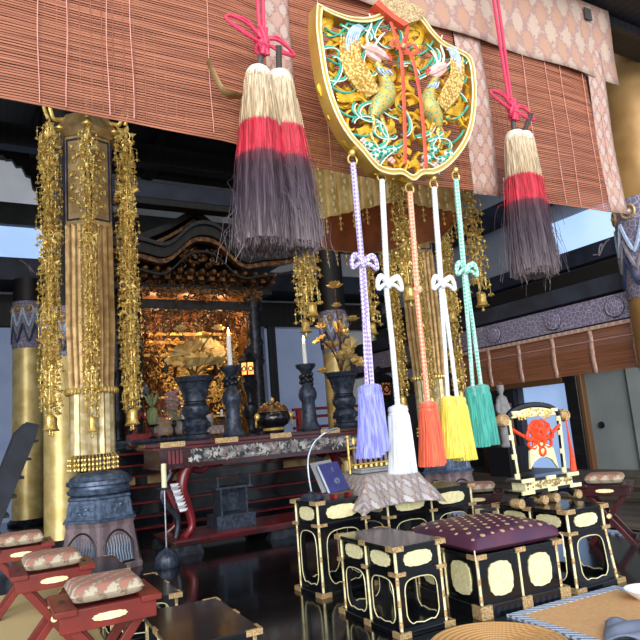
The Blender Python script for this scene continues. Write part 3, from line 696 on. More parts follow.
# ------------------------------------------------------------------ standing brass banners
def make_banner(loc, lab, rz):
    t = thing('brass_hexagonal_banner', lab, 'banner', loc, rz, 'brass banners over bronze stands')
    # local z = world z ; corner of the hexagon points along local -y after rz
    rot = -PI / 2; rh = .222
    MB().lathe([(rh, 2.90), (rh, 3.76)], 6, None, None, rot).build('upper_panel', 'brass', t, ang=20)
    MB().lathe([(rh * .9, 1.47), (rh * 1.0, 2.0), (rh * .99, 2.91)], 72, None, lambda w: (math.cos(PI / 6) / math.cos(((w - rot) % (PI / 3)) - PI / 6)) * (1 + .035 * math.cos(w * 24)), rot).build('ribbed_skirt', 'ribbrass', t)
    MB().lathe([(rh * .78, .92), (rh * .78, 1.5)], 72, None, lambda w: 1 + .06 * math.cos(w * 18)).build('lower_skirt', 'brasspale', t)
    hem = MB()
    for i in range(36):
        w = 2 * PI * i / 36
        hem.ball((rh * .93 * math.cos(w), rh * .93 * math.sin(w), 1.45), (.017, .017, .03), 7, 5)
    hem.build('scalloped_hem', 'filigree', t)
    MB().lathe([(rh * 1.06, 3.74), (rh * 1.32, 3.80), (rh * 1.28, 3.83), (rh * .95, 3.96), (rh * .5, 4.02), (.05, 4.06)], 6, None, None, rot).build('roof_cap', 'brass', t, ang=25)
    MB().tube([(0, 0, 4.04), (0, 0, 5.2)], .018, 8).build('hanging_rod', 'bronzed', t)
    for i in range(6):
        a0 = rot + i * PI / 3; a1 = a0 + PI / 3
        p0 = Vector((rh * math.cos(a0), rh * math.sin(a0), 0)); p1 = Vector((rh * math.cos(a1), rh * math.sin(a1), 0)); n_ = ((p0 + p1) / 2).normalized() * .006
        a = p0.lerp(p1, .1) + n_; b = p0.lerp(p1, .9) + n_
        fr = MB()
        for u, v in (((a, 3.70), (b, 3.70)), ((b, 3.70), (b, 2.95)), ((b, 2.95), (a, 2.95)), ((a, 2.95), (a, 3.70))):
            fr.tube([u[0] + Vector((0, 0, u[1])), v[0] + Vector((0, 0, v[1]))], .0075, 4)
        fr.build('blue_frame', 'navy', t)
        rl = MB(); rr = random.Random(i)
        for j in range(10):                   # raised scroll ornament on the sheet
            z = 3.08 + .06 * j; c = a.lerp(b, .5 + .16 * (-1) ** j)
            rl.torus(.022, .005, 12, 4, T(c.x, c.y, z) @ R('Z', (a0 + a1) / 2) @ R('Y', PI / 2))
            rl.leaf(.05, .026, T(c.x, c.y, z) @ R('Z', (a0 + a1) / 2) @ R('Y', PI / 2) @ R('Z', rr.uniform(0, 6)))
        rl.build('raised_ornament', 'filigree', t)
        c0 = Vector((rh * 1.2 * math.cos(a0), rh * 1.2 * math.sin(a0), 3.80))
        MB().ball(c0, (.05, .05, .025), 12, 5).ball(c0 + Vector((0, 0, .02)), (.022, .022, .03), 10, 5).build('corner_boss', 'gold', t)
    # arms and garlands
    gm = None
    for i in range(6):
        a0 = rot + i * PI / 3; front = i == 0
        Rr = .375 if not front else .29
        x, y = Rr * math.cos(a0), Rr * math.sin(a0)
        ar = MB().tube(smooth_path([(rh * .9 * math.cos(a0), rh * .9 * math.sin(a0), 3.92), (.32 * math.cos(a0), .32 * math.sin(a0), 3.88), (Rr * .98 * math.cos(a0), Rr * .98 * math.sin(a0), 4.0), (Rr * 1.1 * math.cos(a0), Rr * 1.1 * math.sin(a0), 3.97), (x, y, 3.86)], 5), [.02] * 12 + [.016] * 9, 8)
        ar.ball((x * 1.08, y * 1.08, 4.0), (.03, .03, .04), 8, 5)
        ar.build('dragon_bracket', 'gold', t)
        if gm is None:
            gm = garland_mesh(2.5, .108, 5).build('garland', 'filigree', t)
            be = bell_mesh(1.15).build('bell', 'gold', gm); be.location = (0, 0, -2.56); g = gm
        else:
            g = link_copy(gm, t)
        g.location = (x, y, 3.80 if not front else 3.76); g.rotation_euler.z = i * 1.3
        g.scale = (.74, .74, 1) if front else (.92, .92, 1)
    fr = MB()
    for i in range(40):
        w = 2 * PI * i / 40; rr = rh * .86 + .01 * math.sin(i * 2.3)
        fr.tube([(rh * .78 * math.cos(w), rh * .78 * math.sin(w), .93), (rr * math.cos(w), rr * math.sin(w), .88), (rr * math.cos(w), rr * math.sin(w), .79 + .012 * (i % 3))], .003, 4)
        for zz in (.88, .84, .80): fr.ball((rr * math.cos(w), rr * math.sin(w), zz), (.011, .011, .013), 6, 4)
    fr.build('bead_fringe', 'filigree', t)
    return t
def make_stand(loc, lab, rz):
    t = thing('bronze_lotus_stand', lab, 'stand', loc, rz, 'bronze stands under the banners'); rot = -PI / 2
    MB().lathe([(.37, .0), (.372, .035), (.345, .05), (.30, .345), (.305, .36), (.31, .385)], 6, None, None, rot).build('wooden_base', 'tan', t, ang=20)
    for i in range(6):
        a0 = rot + i * PI / 3 + PI / 6; ap = math.cos(PI / 6)
        M0 = R('Z', a0 + PI / 2) @ T(0, -(.345 * ap), .055) @ R('X', -.165)
        arch = [(-.125, 0), (.125, 0), (.125, .14)] + [(.125 * math.cos(q) * (1 - .15 * math.sin(q)), .14 + .115 * math.sin(q) ** 1.2) for q in [PI * k / 14 for k in range(1, 14)]] + [(-.125, .14)]
        fr = MB().tube([(x, -.004, z) for x, z in arch + arch[:1]], .009, 6, M0); fr.build('arch_frame', 'black', t)
        MB().prism(arch, .008, M0).build('arch_recess', 'bronzelit', t, ang=0)
        gr = MB()
        for k in range(9):
            x = -.096 + .024 * k; top = .13 + .085 * math.sin(math.acos(max(-1, min(1, x / .115)))) ** 1.2
            gr.tube([(x + .004 * math.sin(j * 1.5), -.010, .01 + (top - .01) * j / 8) for j in range(9)], .0055, 5, M0)
        gr.build('grille', 'paleblue' if False else 'steel', t)
        M1 = R('Z', a0 + PI / 2) @ T(0, -(.285 * ap), .385 + .03) @ R('X', -.12)
        pn = MB(); w, h = .21, .115
        for q in (((-w / 2, 0), (w / 2, 0)), ((w / 2, 0), (w / 2, h)), ((w / 2, h), (-w / 2, h)), ((-w / 2, h), (-w / 2, 0))): pn.tube([(q[0][0], -.006, q[0][1]), (q[1][0], -.006, q[1][1])], .007, 5, M1)
        rr = random.Random(i)
        for k in range(9): pn.ball((rr.uniform(-.07, .07), -.004, rr.uniform(.025, .09)), (rr.uniform(.014, .03), .014, rr.uniform(.01, .018)), 8, 5, M1)
        pn.build('relief_panel', 'bronzelit', t)
    MB().lathe([(.325, .385), (.325, .40), (.30, .41), (.27, .555), (.285, .565), (.28, .58), (.235, .59)], 6, None, None, rot).build('body', 'bronzelit', t, ang=22)
    MB().lathe([(.22, .585), (.25, .6), (.26, .625), (.235, .64), (.235, .66), (.262, .672), (.262, .70), (.235, .715)], 40, None, lambda w: 1 + .015 * math.cos(w * 6)).build('collar', 'bronzelit', t)
    MB().lathe([(.235, .712), (.222, .735), (.17, .765), (.09, .775), (.02, .778)], 96, None, lambda w: 1 + .045 * abs(math.cos(w * 9))).build('lotus_dome', 'bronzelit', t)
    return t
bn = make_banner((.935, 5.65, 0), 'tall hexagonal brass banner with garlands standing left, before the gilded pillar', -.17)
c = copy_tree(bn); c.location = (4.66, 5.65, -.0); c.rotation_euler.z = -.68; c['label'] = 'tall brass banner mostly hidden behind the orange and yellow silk tassels'
sd = make_stand((.985, 5.65, -.0), 'blue black bronze lotus stand on wooden hexagonal base under the left banner', -.19)
c = copy_tree(sd); c.location = (4.78, 5.65, 0); c.rotation_euler.z = -.7; c['label'] = 'dark bronze stand glimpsed below the green silk tassel'

# ------------------------------------------------------------------ hanging canopy
cn = thing('gilt_hexagonal_canopy', 'gilt hexagonal canopy with ribbed curtain and pendants hanging behind the shield', 'canopy', (2.62, 3.55, 0), -.42)
rot = -PI / 2; rc_ = .62; ZB, ZT = 2.37, 2.80
hexr = lambda w: (math.cos(PI / 6) / math.cos(((w - rot) % (PI / 3)) - PI / 6))
MB().lathe([(rc_, ZB), (rc_ * .985, ZT), (rc_ * .97, ZT), (rc_ * .985, ZB), (rc_, ZB)], 252, None, lambda w: hexr(w) * (1 + .018 * math.cos(w * 42)), rot, False).build('ribbed_curtain', 'curtaingold', cn)
wv = MB()
for i in range(42):
    w = rot + 2 * PI * i / 42 
    r0 = rc_ * 1.02 * hexr(w)
    for j in range(9):
        z = lerp(ZB + .03, ZT - .03, j / 8); wv.ball((r0 * math.cos(w + .008 * (-1) ** j), r0 * math.sin(w + .008 * (-1) ** j), z), (.009, .009, .02), 6, 4)
wv.split('vine_relief', 'goldpale', cn, per=9)
MB().lathe([(rc_ * 1.02, ZT), (rc_ * 1.08, ZT + .02), (rc_ * 1.08, ZT + .12), (rc_ * 1.02, ZT + .14), (rc_ * .75, ZT + .34), (rc_ * .3, ZT + .46), (.05, ZT + .6)], 6, None, None, rot).build('canopy_roof', 'yellowgold', cn, ang=25)
q = MB(); lathe6 = [(rc_ * .955, ZB + .004), (rc_ * .955, ZT - .03), (.03, ZT - .02), (.03, ZT - .01), (rc_ * .965, ZT - .01), (rc_ * .965, ZB + .004), (rc_ * .955, ZB + .004)]
q.lathe(lathe6, 6, None, None, rot, False).build('inner_lining', 'copper', cn, ang=25)
MB().tube([(0, 0, ZT + .55), (0, 0, 5.8)], .016, 8).build('hanging_rod', 'bronzed', cn)
pd0 = None
for i in range(36):
    pd_ = MB()
    w = rot + 2 * PI * i / 36; r0 = rc_ * hexr(w); xx, yy = r0 * math.cos(w), r0 * math.sin(w); x = y = 0
    pd_.tube([(x, y, ZB), (x, y, ZB - .09)], .0022, 4); pd_.ball((x, y, ZB - .03), .009, 6, 4)
    for s in range(4): pd_.leaf(.026, .02, T(x, y, ZB - .055) @ R('Z', s * PI / 2) @ R('Y', .8))
    pd_.ball((x, y, ZB - .10), (.008, .008, .014), 6, 4)
    if pd0 is None: pd0 = pq = pd_.build('pendant', 'filigree', cn)
    else: pq = link_copy(pd0, cn)
    pq.location = (xx, yy, 0)
g0 = None
for i in range(6):
    a0 = rot + i * PI / 3
    if g0 is None:
        g0 = garland_mesh(.96, .075, 8, .12).build('garland', 'filigree', cn); bb = bell_mesh(.85).build('bell', 'gold', g0); bb.location = (0, 0, -1.0); g = g0
    else: g = link_copy(g0, cn)
    g.location = (rc_ * 1.07 * math.cos(a0), rc_ * 1.07 * math.sin(a0), ZT - .02); g.rotation_euler.z = i
    if i in (2, 3, 4): pass

# far blinds
def far_blind(loc, rz, W, H, n, lab):
    t = thing('bamboo_blind', lab, 'blind', loc, rz, None)
    mb = MB(); k = int(H / .016)
    for i in range(k): mb.box((0, 0, -H + .016 * (i + .5)), (W, .006, .0135))
    mb.build('slat_panel', 'blindold', t, ang=0)
    for i in range(n + 1):
        x = -W / 2 + W * i / n
        MB().grid(lambda u, v: (x + (u - .5) * .05, -.008 + .004 * math.sin(v * 8), -H * 1.01 * v), 2, 10).build('brocade_border', 'brocadeborder', t, solid=.004)
    MB().box((0, -.006, .012), (W + .05, .022, .035)).build('top_border', 'brocadeborder', t)
    MB().tube([(-W / 2, -.012, -H * .24), (W / 2, -.012, -H * .27)], .003, 5).build('thread', 'thread', t)
    return t
far_blind((5.05, 4.62, 1.685), -PI / 2, 2.64, .40, 6, 'brown bamboo blind hanging under the grey lattice beam of the side opening') 

# ------------------------------------------------------------------ altar platform and shrine
CX = 2.68
ap_ = thing('altar_platform', 'black and red stepped altar platform behind the altar table', 'platform', (CX, 8.0, 0))
z = 0.; w0 = 2.9
prof = [(.10, .0, 'lacq'), (.02, .05, 'redline'), (.09, -.02, 'lacq'), (.02, .02, 'redline'), (.12, -.06, 'lacq'), (.02, -.02, 'redline'), (.14, -.10, 'lacq'), (.02, -.04, 'redline'), (.10, -.05, 'lacq'), (.02, .0, 'redline'), (.09, .02, 'lacq'), (.02, .06, 'redline'), (.10, .05, 'lacq'), (.022, .10, 'redline'), (.06, .08, 'lacq')]
for h, o, mm in prof:
    MB().box((0, 0, z + h / 2), (w0 + 2 * o, 2.5 + 2 * o, h)).build('step_moulding', mm, ap_, ang=0, bevel=.004); z += h
ZP = z
gp = MB()
for x in (-1.35, -.8, .8, 1.35): gp.box((x, -1.195, .60), (.42, .02, .1))
gp.split('gilt_panel', 'brass', ap_)

sh = thing('altar_shrine', 'dark carved shrine with curved gable roof and glowing gilt interior', 'shrine', (CX, 8.0, ZP))
zt = 2.12 - .0
def spost(x, y):
    p = MB().lathe([(.13, 0), (.135, .06), (.10, .09), (.09, .28), (.12, .34), (.12, .42), (.10, .46), (.095, .95), (.11, 1.0), (.11, 1.3), (.095, 1.36), (.095, 1.75), (.12, 1.8), (.13, 1.95)], 24, T(x, y, 0)).build('pillar', 'bronzed', sh)
    r = MB(); rr = random.Random(int(x * 10 + 40))
    for k in range(40):
        a = rr.uniform(0, 6.28); zz = rr.uniform(.95, 1.34); r.ball((x + .105 * math.cos(a), y + .105 * math.sin(a), zz), (.02, .02, .035), 6, 4)
    r.build('pillar_carving', 'bronzed', p)
for x in (-.84, .84): spost(x, -.02)
for x in (-.84, .84): spost(x, 1.0)
MB().box((0, 1.08, 1.0), (1.5, .05, 2.0)).build('back_panel', 'browngold', sh)
for x in (-.76, .76): MB().box((x, .5, 1.0), (.05, 1.0, 2.0)).build('side_panel', 'browngold', sh)
MB().box((0, .5, 1.98), (1.9, 1.3, .06)).build('ceiling_board', 'browngold', sh)
def carve(x0, x1, z0, z1, y, n, seed, name, m, sc=.05):
    rr = random.Random(seed); mb = MB()
    for k in range(n):
        x = rr.uniform(x0, x1); zz = rr.uniform(z0, z1); a = rr.uniform(0, 6.28); tn = rr.choice((-1, 1)) * rr.uniform(.5, .9); pts = []
        for i in range(9):
            pts.append((x, y + .02 * math.sin(i + k), zz)); st = sc * (1 - i / 11) * .45; x += st * math.cos(a); zz += st * math.sin(a); a += tn
        mb.tube(pts, [sc * .22 * (1 - i / 11) for i in range(9)], 5)
        if k % 3 == 0: mb.ball((x, y - .01, zz), (sc * .3, sc * .25, sc * .3), 7, 4)
    return mb.build(name, m, sh)
MB().box((0, -.02, 1.80), (1.9, .14, .12)).build('lintel', 'darkwood', sh); carve(-.75, .75, 1.58, 1.76, -.06, 130, 1, 'lintel_carving', 'browngold')
MB().box((0, -.04, 2.02), (2.2, .2, .1)).build('lintel', 'darkwood', sh); carve(-.95, .95, 1.86, 2.16, -.16, 170, 2, 'frieze_carving', 'browngold', .055)
carve(-.7, .7, 1.45, 1.6, -.0, 90, 4, 'hanging_carving', 'browngold', .05)
br = MB()
for k in range(15):
    x = -1.05 + .15 * k
    br.box((x, -.16, 2.12), (.07, .28, .05)).box((x, -.2, 2.19), (.11, .1, .05)).box((x, -.3, 2.19), (.06, .14, .06)); br.ball((x, -.38, 2.19), (.04, .05, .04), 8, 5)
br.split('eave_bracket', 'browngold', sh, per=4)
# karahafu roof
def kz(u): return 2.34 + .10 * abs(u) ** 4 + .30 * math.exp(-(abs(u) / .27) ** 2.6) - .05 * math.exp(-((abs(u) - .42) / .14) ** 2)
def roof(z0, thick, y0, y1, name, m, fn=kz, W=1.32):
    n = 60; mb = MB(); poly = [(lerp(-W, W, i / n), fn(lerp(-1, 1, i / n)) + z0 + thick) for i in range(n + 1)] + [(lerp(W, -W, i / n), fn(lerp(1, -1, i / n)) + z0) for i in range(n + 1)]
    nn = len(poly); vs = [(x, y0, z) for x, z in poly] + [(x, y1, z) for x, z in poly]
    fs = [(i, (i + 1) % nn, (i + 1) % nn + nn, i + nn) for i in range(nn)]
    for s in (0, nn): fs += [(s + i, s + i + 1, s + nn - 2 - i, s + nn - 1 - i) for i in range(n)]
    return mb.add(vs, fs).build(name, m, sh)
roof(.0, .13, -.55, 1.6, 'roof', 'darkwood'); roof(-.07, .06, -.50, -.40, 'gable_board', 'browngold'); roof(.13, .05, -.60, -.45, 'roof_edge', 'black')
roof(-.2, .03, -.42, -.36, 'gilt_gable_trim', 'darkwood')
carve(-.28, .28, 2.28, 2.48, -.38, 60, 9, 'gable_carving', 'browngold', .05)
tri = lambda u: 2.56 + .50 * (1 - min(1, abs(u) * 1.0)) ** 1.6
roof(.0, .10, -.15, 1.4, 'upper_gable_roof', 'darkwood', tri, 1.05); roof(-.1, .05, -.12, -.04, 'upper_gable_board', 'browngold', tri, .98)
carve(-.16, .16, 2.64, 2.84, -.14, 40, 12, 'upper_gable_carving', 'browngold', .05)
# gilt lattice inside
ltb = MB()
for x in (-.7, -.5, -.25, .0, .25, .5, .7): ltb.box((x, .66, .95), (.045, .03, 1.5))
ltb.split('inner_post', 'black', sh)
lt = MB()
for zz in (.32, .62, 1.22, 1.40, 1.52): lt.box((0, .64, zz), (1.5, .035, .04))
lt.split('inner_rail', 'gold', sh)
carve(-.7, .7, .25, 1.45, .62, 260, 21, 'inner_carving', 'gold', .07)
carve(-.72, -.45, .1, 1.5, .35, 120, 22, 'inner_carving', 'browngold', .06); carve(.45, .72, .1, 1.5, .35, 140, 23, 'inner_carving', 'gold', .06)
MB().box((0, .62, .14), (1.3, .6, .28)).build('inner_step', 'browngold', sh)
mz = MB()                                   # radiating halo
for k in range(24):
    a = 2 * PI * k / 24; mz.leaf(.17, .05, T(.06, .45, .95) @ R('Y', a) @ T(.05, 0, 0) @ R('X', PI / 2))
mz.torus(.06, .012, 20, 6, T(.06, .45, .95) @ R('X', PI / 2)); mz.build('radiating_halo', 'gold', sh)
hl = MB().tube([(.16, .2, 1.95), (.16, .2, 1.45)], .005, 5).lathe([(.01, .05), (.10, .02), (.13, -.02), (.05, -.05)], 6, T(.16, .2, 1.44)).lathe([(.06, 0), (.075, -.06), (.05, -.13), (.02, -.16)], 12, T(.16, .2, 1.39))
for k in range(6): hl.tube([(.16 + .12 * math.cos(k), .2 + .12 * math.sin(k), 1.42), (.16 + .12 * math.cos(k), .2 + .12 * math.sin(k), 1.22)], .004, 5); hl.ball((.16 + .12 * math.cos(k), .2 + .12 * math.sin(k), 1.22), .018, 8, 5)
hl.build('hanging_lamp', 'filigree', sh)
def plight(loc, e, c, r=.05):
    l = bpy.data.lights.new('altar_or_fill_lamp', 'POINT'); l.energy = e; l.color = c; l.shadow_soft_size = r
    o = bpy.data.objects.new('altar_or_fill_lamp', l); COL.objects.link(o); o.location = loc; return o
for x in (-.48, .0, .48): plight((CX + x, 8.28, ZP + 1.72), 8, (1, .60, .30))
plight((CX - .1, 8.30, ZP + .40), 4, (1, .6, .28))

for x_, y_ in ((1.7, 4.5), (3.7, 4.4)): plight((x_, y_, 3.0), 8, (1, .88, .72), .25)  # soft fill lights added to brighten the dark middle of the hall
plight((2.62, 3.55, 2.62), 1.6, (1, .66, .4), .08)  # fill light added inside the canopy to brighten its lining

# lit lanterns
def lantern(loc, lab, s=1., m='lantern', lift=0.):
    t = thing('lit_lantern', lab, 'lantern', loc, 0, None)
    if lift: return lantern_on(t, s, m, lift)
    return lantern_on(t, s, m, 0)
def lantern_on(root, s, m, lift):
    t = root
    if lift:
        MB().lathe([(.13 * s, 0), (.13 * s, .03), (.07 * s, .07), (.05 * s, lift * .4), (.10 * s, lift * .75), (.12 * s, lift * .92), (.12 * s, lift)], 24).build('pedestal', 'bronzed', root)
    TL = T(0, 0, lift)
    MB().lathe([(.12 * s, 0), (.12 * s, .04), (.06 * s, .08), (.05 * s, .16), (.09 * s, .24), (.13 * s, .34), (.09 * s, .40), (.12 * s, .44)], 24, TL).build('foot', 'bronzed', t)
    MB().lathe([(.105 * s, .44), (.105 * s, .60)], 6, TL).build('lit_panel', m, t, ang=20)
    fr = MB()
    for i in range(6):
        a = PI / 3 * i; fr.tube([(.11 * s * math.cos(a), .11 * s * math.sin(a), .43), (.11 * s * math.cos(a), .11 * s * math.sin(a), .61)], .012 * s, 6, TL)
        b = a + PI / 6; q = .098 * s; fr.torus(.033 * s, .009 * s, 12, 5, TL @ T(q * math.cos(b), q * math.sin(b), .52) @ R('Z', b) @ R('Y', PI / 2))
    fr.build('openwork_frame', 'bronzed', t)
    MB().lathe([(.14 * s, .60), (.16 * s, .62), (.10 * s, .70), (.05 * s, .74), (.04 * s, .80), (.001, .84)], 6, TL).build('lantern_roof', 'bronzed', t, ang=25)
    return t
p = atY(252, 400, 7.55); lantern((p.x, 7.62, ZP - .0), 'small lantern with glowing openwork panels beside the shrine pillar', .9, 'lantern', .36)
p = atY(383, 420, 6.9); t_ = lantern((p.x, 6.9, 1.1 - .2), 'large dark lantern with dim glowing lattice, behind the white silk cord', 1.5, mat('dim lantern lattice', (190, 110, 60), .6, 0, (60, 36, 24), pat='check', scale=38, emis=.5))
MB().box((0, 0, -.45), (.5, .5, .9)).build('lantern_pedestal', 'black', t_)

# things on the platform
def fixed(px, y, z=ZP): q = atY(px, 400, y); return (q.x, y, z)
t = thing('altar_side_shelf', 'long low dark blue grey shelf table at the platform edge', 'shelf', (1.62, 6.94, ZP))
MB().box((0, 0, .055), (1.05, .3, .03)).build('top', 'bronze', t); MB().box((0, 0, .022), (.98, .22, .04)).build('base', 'bronzed', t)
ZS = ZP + .07
t = thing('carved_red_stand', 'carved red lacquer stand with curling arms behind the left garland', 'stand', fixed(141, 6.98, ZS))
MB().box((0, 0, .03), (.30, .2, .06)).build('base', 'redpaint', t)
for s in (-1, 1): MB().tube(smooth_path([(s * .12, 0, .05), (s * .06, 0, .1), (s * .1, 0, .17), (s * .03, 0, .23), (0, 0, .30)], 5), .016, 7).build('curling_arm', 'redpaint', t)
t = thing('pineapple_offering', 'grey green pineapple standing on a thin black offering dish', 'fruit', fixed(152, 6.88, ZS + .0))
MB().lathe([(.05, 0), (.055, .01), (.015, .03), (.012, .12), (.06, .14), (.065, .15)], 18).build('dish', 'bronzed', t)
MB().lathe([(.03, .15), (.052, .18), (.058, .24), (.05, .31), (.025, .335)], 40, None, lambda w: 1 + .05 * math.sin(w * 13)).build('fruit', 'leafgreen', t)
lf = MB()
for k in range(18): lf.leaf(.13 + .03 * (k % 3), .03, T(0, 0, .33) @ R('Z', k * 2.4) @ R('Y', -1.45 + .05 * (k % 9)))
lf.build('leaf_crown', 'leafgreen', t)
def stand_flowers(px, lab, m1, hgt, n, seed, spread, yy=6.90):
    rr = random.Random(seed); t = thing('altar_flowers', lab, 'flowers', fixed(px, yy, ZS))
    MB().lathe([(.055, 0), (.06, .012), (.03, .03), (.014, .05), (.012, .10), (.03, .13), (.02, .16), (.035, .18)], 18).build('vase', 'bronzed', t)
    a = MB(); b = MB()
    for k in range(n):
        x, y, zz = rr.gauss(0, spread), rr.gauss(0, spread), rr.uniform(.20, hgt)
        b.tube([(0, 0, .15), (x * .5, y * .5, zz * .7), (x, y, zz)], .003, 4)
        for j in range(5): a.leaf(.045, .036, T(x, y, zz) @ R('Z', j * 1.26 + k) @ R('Y', -.5))
    a.build('blossom', m1, t); b.build('stem', 'leafgreen', t)
stand_flowers(173, 'tall pale pink altar flowers in a small dark vase', 'pinkpetal', .50, 64, 3, .045)
stand_flowers(164, 'magenta flower spray behind the pale pink altar flowers', 'magenta', .50, 10, 9, .03, 7.14)
for px, l in ((182, 'small offering candle on a stick stand beside the pink flowers'), (221, 'small offering candle on a stand, between left vase and candlestick')):
    t = thing('offering_candle', l, 'candle', fixed(px, 6.96, ZS))
    MB().lathe([(.05, 0), (.05, .01), (.012, .03), (.01, .16), (.07, .18), (.072, .19), (.01, .19)], 18).build('stand', 'bronzed', t); MB().lathe([(.016, .19), (.014, .27), (.002, .275)], 12).build('candle', 'wax', t)
g = MB().grid(lambda u, v: (lerp(-.36, .36, u), .09 + .02 * math.sin(u * 20), .03 + .20 * v + .03 * math.cos(u * 12) * v), 24, 6)
o = g.build('draped_cloth', mat('pale altar cloth', (190, 186, 196), .8, 0, (176, 140, 100), scale=9), solid=.006); o.location = fixed(186, 7.02, ZS)
tag(o, 'pale gold and white altar cloth draped behind the small offerings', 'cloth')
o = MB().box((0, 0, .045), (.2, .15, .09)).build('offering_box', 'deskcloth', bevel=.004); o.location = fixed(212, 6.82, ZS); tag(o, 'small patterned silver offering box beside the left bronze vase', 'box')
t = thing('drum', 'small black round drum hung at the shrine front beside the garland', 'drum', fixed(141, 7.35, ZP + .62)); MB().lathe([(.06, -.03), (.10, -.02), (.10, .02), (.06, .03), (.001, .03)], 24, R('X', PI / 2)).build('shell', 'lacq', t); MB().tube([(0, 0, .1), (0, 0, .62)], .006, 6).build('cord', 'bronzed', t); MB().lathe([(.04, .032), (.04, .036), (.001, .037)], 18, R('X', PI / 2)).build('boss', 'bronze', t)
t = thing('red_railing', 'red lacquered railing in the dim passage behind the incense burner', 'railing', (5.25, 8.6, 0))
for zz in (1.0, 1.16, 1.28): MB().box((.2, 0, zz), (2.2, .05, .045)).build('rail', 'redpaint', t)
for x in (-.8, -.2, .4, 1.0): MB().box((x, 0, .65), (.07, .07, 1.3)).build('post', 'redpaint', t)

# ------------------------------------------------------------------ altar table
AX, AY = 2.62, 5.82
at = thing('altar_table', 'long dark red lacquered altar table with carved inlaid frieze and curved legs', 'table', (AX, AY, 0))
W, D = 2.3, .62
MB().box((0, 0, .945), (W + .3, D + .08, .04)).build('tabletop', 'maroon', at, bevel=.008)
for s in (-1, 1):
    MB().tube(smooth_path([(s * (W / 2 + .10), 0, .945), (s * (W / 2 + .17), 0, .955), (s * (W / 2 + .19), 0, .99)], 4), .022, 8, None, 1., None).build('turned_up_end', 'maroon', at)
for x in (-1.05, -.55, 0, .55, 1.05): MB().box((x, -D / 2 - .045, .945), (.22, .012, .046)).build('brass_plate', 'fitting', at)
MB().box((0, 0, .915), (W + .12, D, .022)).build('under_moulding', 'redline', at)
MB().box((0, 0, .83), (W, D - .06, .145)).build('frieze', 'maroon', at)
fz = MB(); rr = random.Random(31)
fz.box((0.08, -D / 2 + .028, .83), (W - .4, .014, .115))
fz.build('inlaid_panel', 'shell', at)
fzr = MB()
for k in range(170):
    x = rr.uniform(-W / 2 + .25, W / 2 - .1); zz = rr.uniform(.79, .87)
    if k % 4 == 0:
        for j in range(5): fzr.leaf(.028, .022, T(x, -D / 2 + .018, zz) @ R('Y', j * 1.26) @ R('X', PI / 2))
    else: fzr.leaf(.045, .018, T(x, -D / 2 + .018, zz) @ R('Y', rr.uniform(0, 6)) @ R('X', PI / 2))
fzr.build('inlaid_pattern', mat('shell inlay', (190, 190, 186), .4, .1, (140, 120, 120), scale=14), at)
sv = MB()
for s in (-1, 1):
    for k in range(4): sv.tube([(s * (W / 2 - .19 + .035 * k), -D / 2 + .015, .775), (s * (W / 2 - .19 + .035 * k), -D / 2 + .015, .89)], .013, 7)
sv.split('fluted_rib', 'redline', at)
MB().box((0, 0, .745), (W + .02, D - .02, .025)).build('lower_moulding', 'maroon', at)
for sx in (-1, 1):
    for sy in (-1, 1):
        x, y = sx * (W / 2 - .25), sy * (D / 2 - .08)
        pts = smooth_path([(x - sx * .02, y, .74), (x + sx * .03, y + sy * .01, .66), (x + sx * .05, y + sy * .02, .54), (x - sx * .01, y, .36), (x - sx * .03, y, .22), (x + sx * .03, y + sy * .01, .15), (x + sx * .06, y + sy * .02, .135)], 5)
        n = len(pts); MB().tube(pts, [lerp(.06, .032, min(1, i / (n * .75))) for i in range(n)], 10).build('leg', 'redline', at)
        MB().tube(smooth_path([(x - sx * .03, y - sy * 0, .72), (x - sx * .14, y, .69), (x - sx * .22, y, .73), (x - sx * .34, y, .735)], 5), .028, 8).build('corner_bracket', 'maroon', at)
    MB().tube(smooth_path([(sx * (W / 2 - .12), -.2, .70), (sx * (W / 2 - .03), -.2, .5), (sx * (W / 2 - .16), -.2, .3), (sx * (W / 2 - .14), -.2, .14)], 5), .03, 8).build('carved_end_scroll', 'bronzed', at)
MB().box((0, 0, .10), (W - .16, D + .06, .045)).build('base_rail', 'maroon', at, bevel=.006); MB().box((0, 0, .125), (W - .22, D, .012)).build('base_red_line', 'redline', at)
for sx in (-1, -.02, .96):
    for sy in (-1, 1): MB().box((sx * (W / 2 - .2), sy * (D / 2 - .03), .04), (.3, .1, .08), None, .8).build('base_foot', 'bronzed', at)
ZA = .966
def vase(px, lab):
    t = thing('bronze_vase', lab, 'vase', fixed(px, 5.84, ZA), 0, 'bronze altar vases')
    MB().lathe([(.13, 0), (.14, .02), (.125, .05), (.10, .075), (.115, .10), (.135, .14), (.115, .185), (.095, .205), (.105, .225), (.13, .26), (.13, .31), (.105, .335), (.10, .36), (.12, .44), (.15, .53), (.185, .58), (.19, .6), (.17, .6), (.10, .5)], 40).build('body', 'bronze', t)
    rg = MB()
    for zz, r in ((.055, .125), (.20, .10), (.335, .108), (.36, .104), (.55, .163)): rg.torus(r, .008, 32, 6, T(0, 0, zz))
    rg.split('moulded_ring', 'bronzed', t)
    rl = MB(); rr = random.Random(px)
    for k in range(40):
        a = rr.uniform(0, 6.28); zz = rr.choice((.14, .28, .45)) + rr.uniform(-.03, .03); r = {0: .128, 1: .128, 2: .12}[0 if zz < .2 else 1 if zz < .35 else 2]
        rl.ball((r * math.cos(a), r * math.sin(a), zz), (.018, .018, .016), 7, 4)
    rl.build('relief', 'bronze', t)
vase(195, 'bronze vase of gilt lotus on the altar table, left of the lit candles'); vase(344, 'bronze vase of gilt lotus on the altar table, behind the lilac cord')
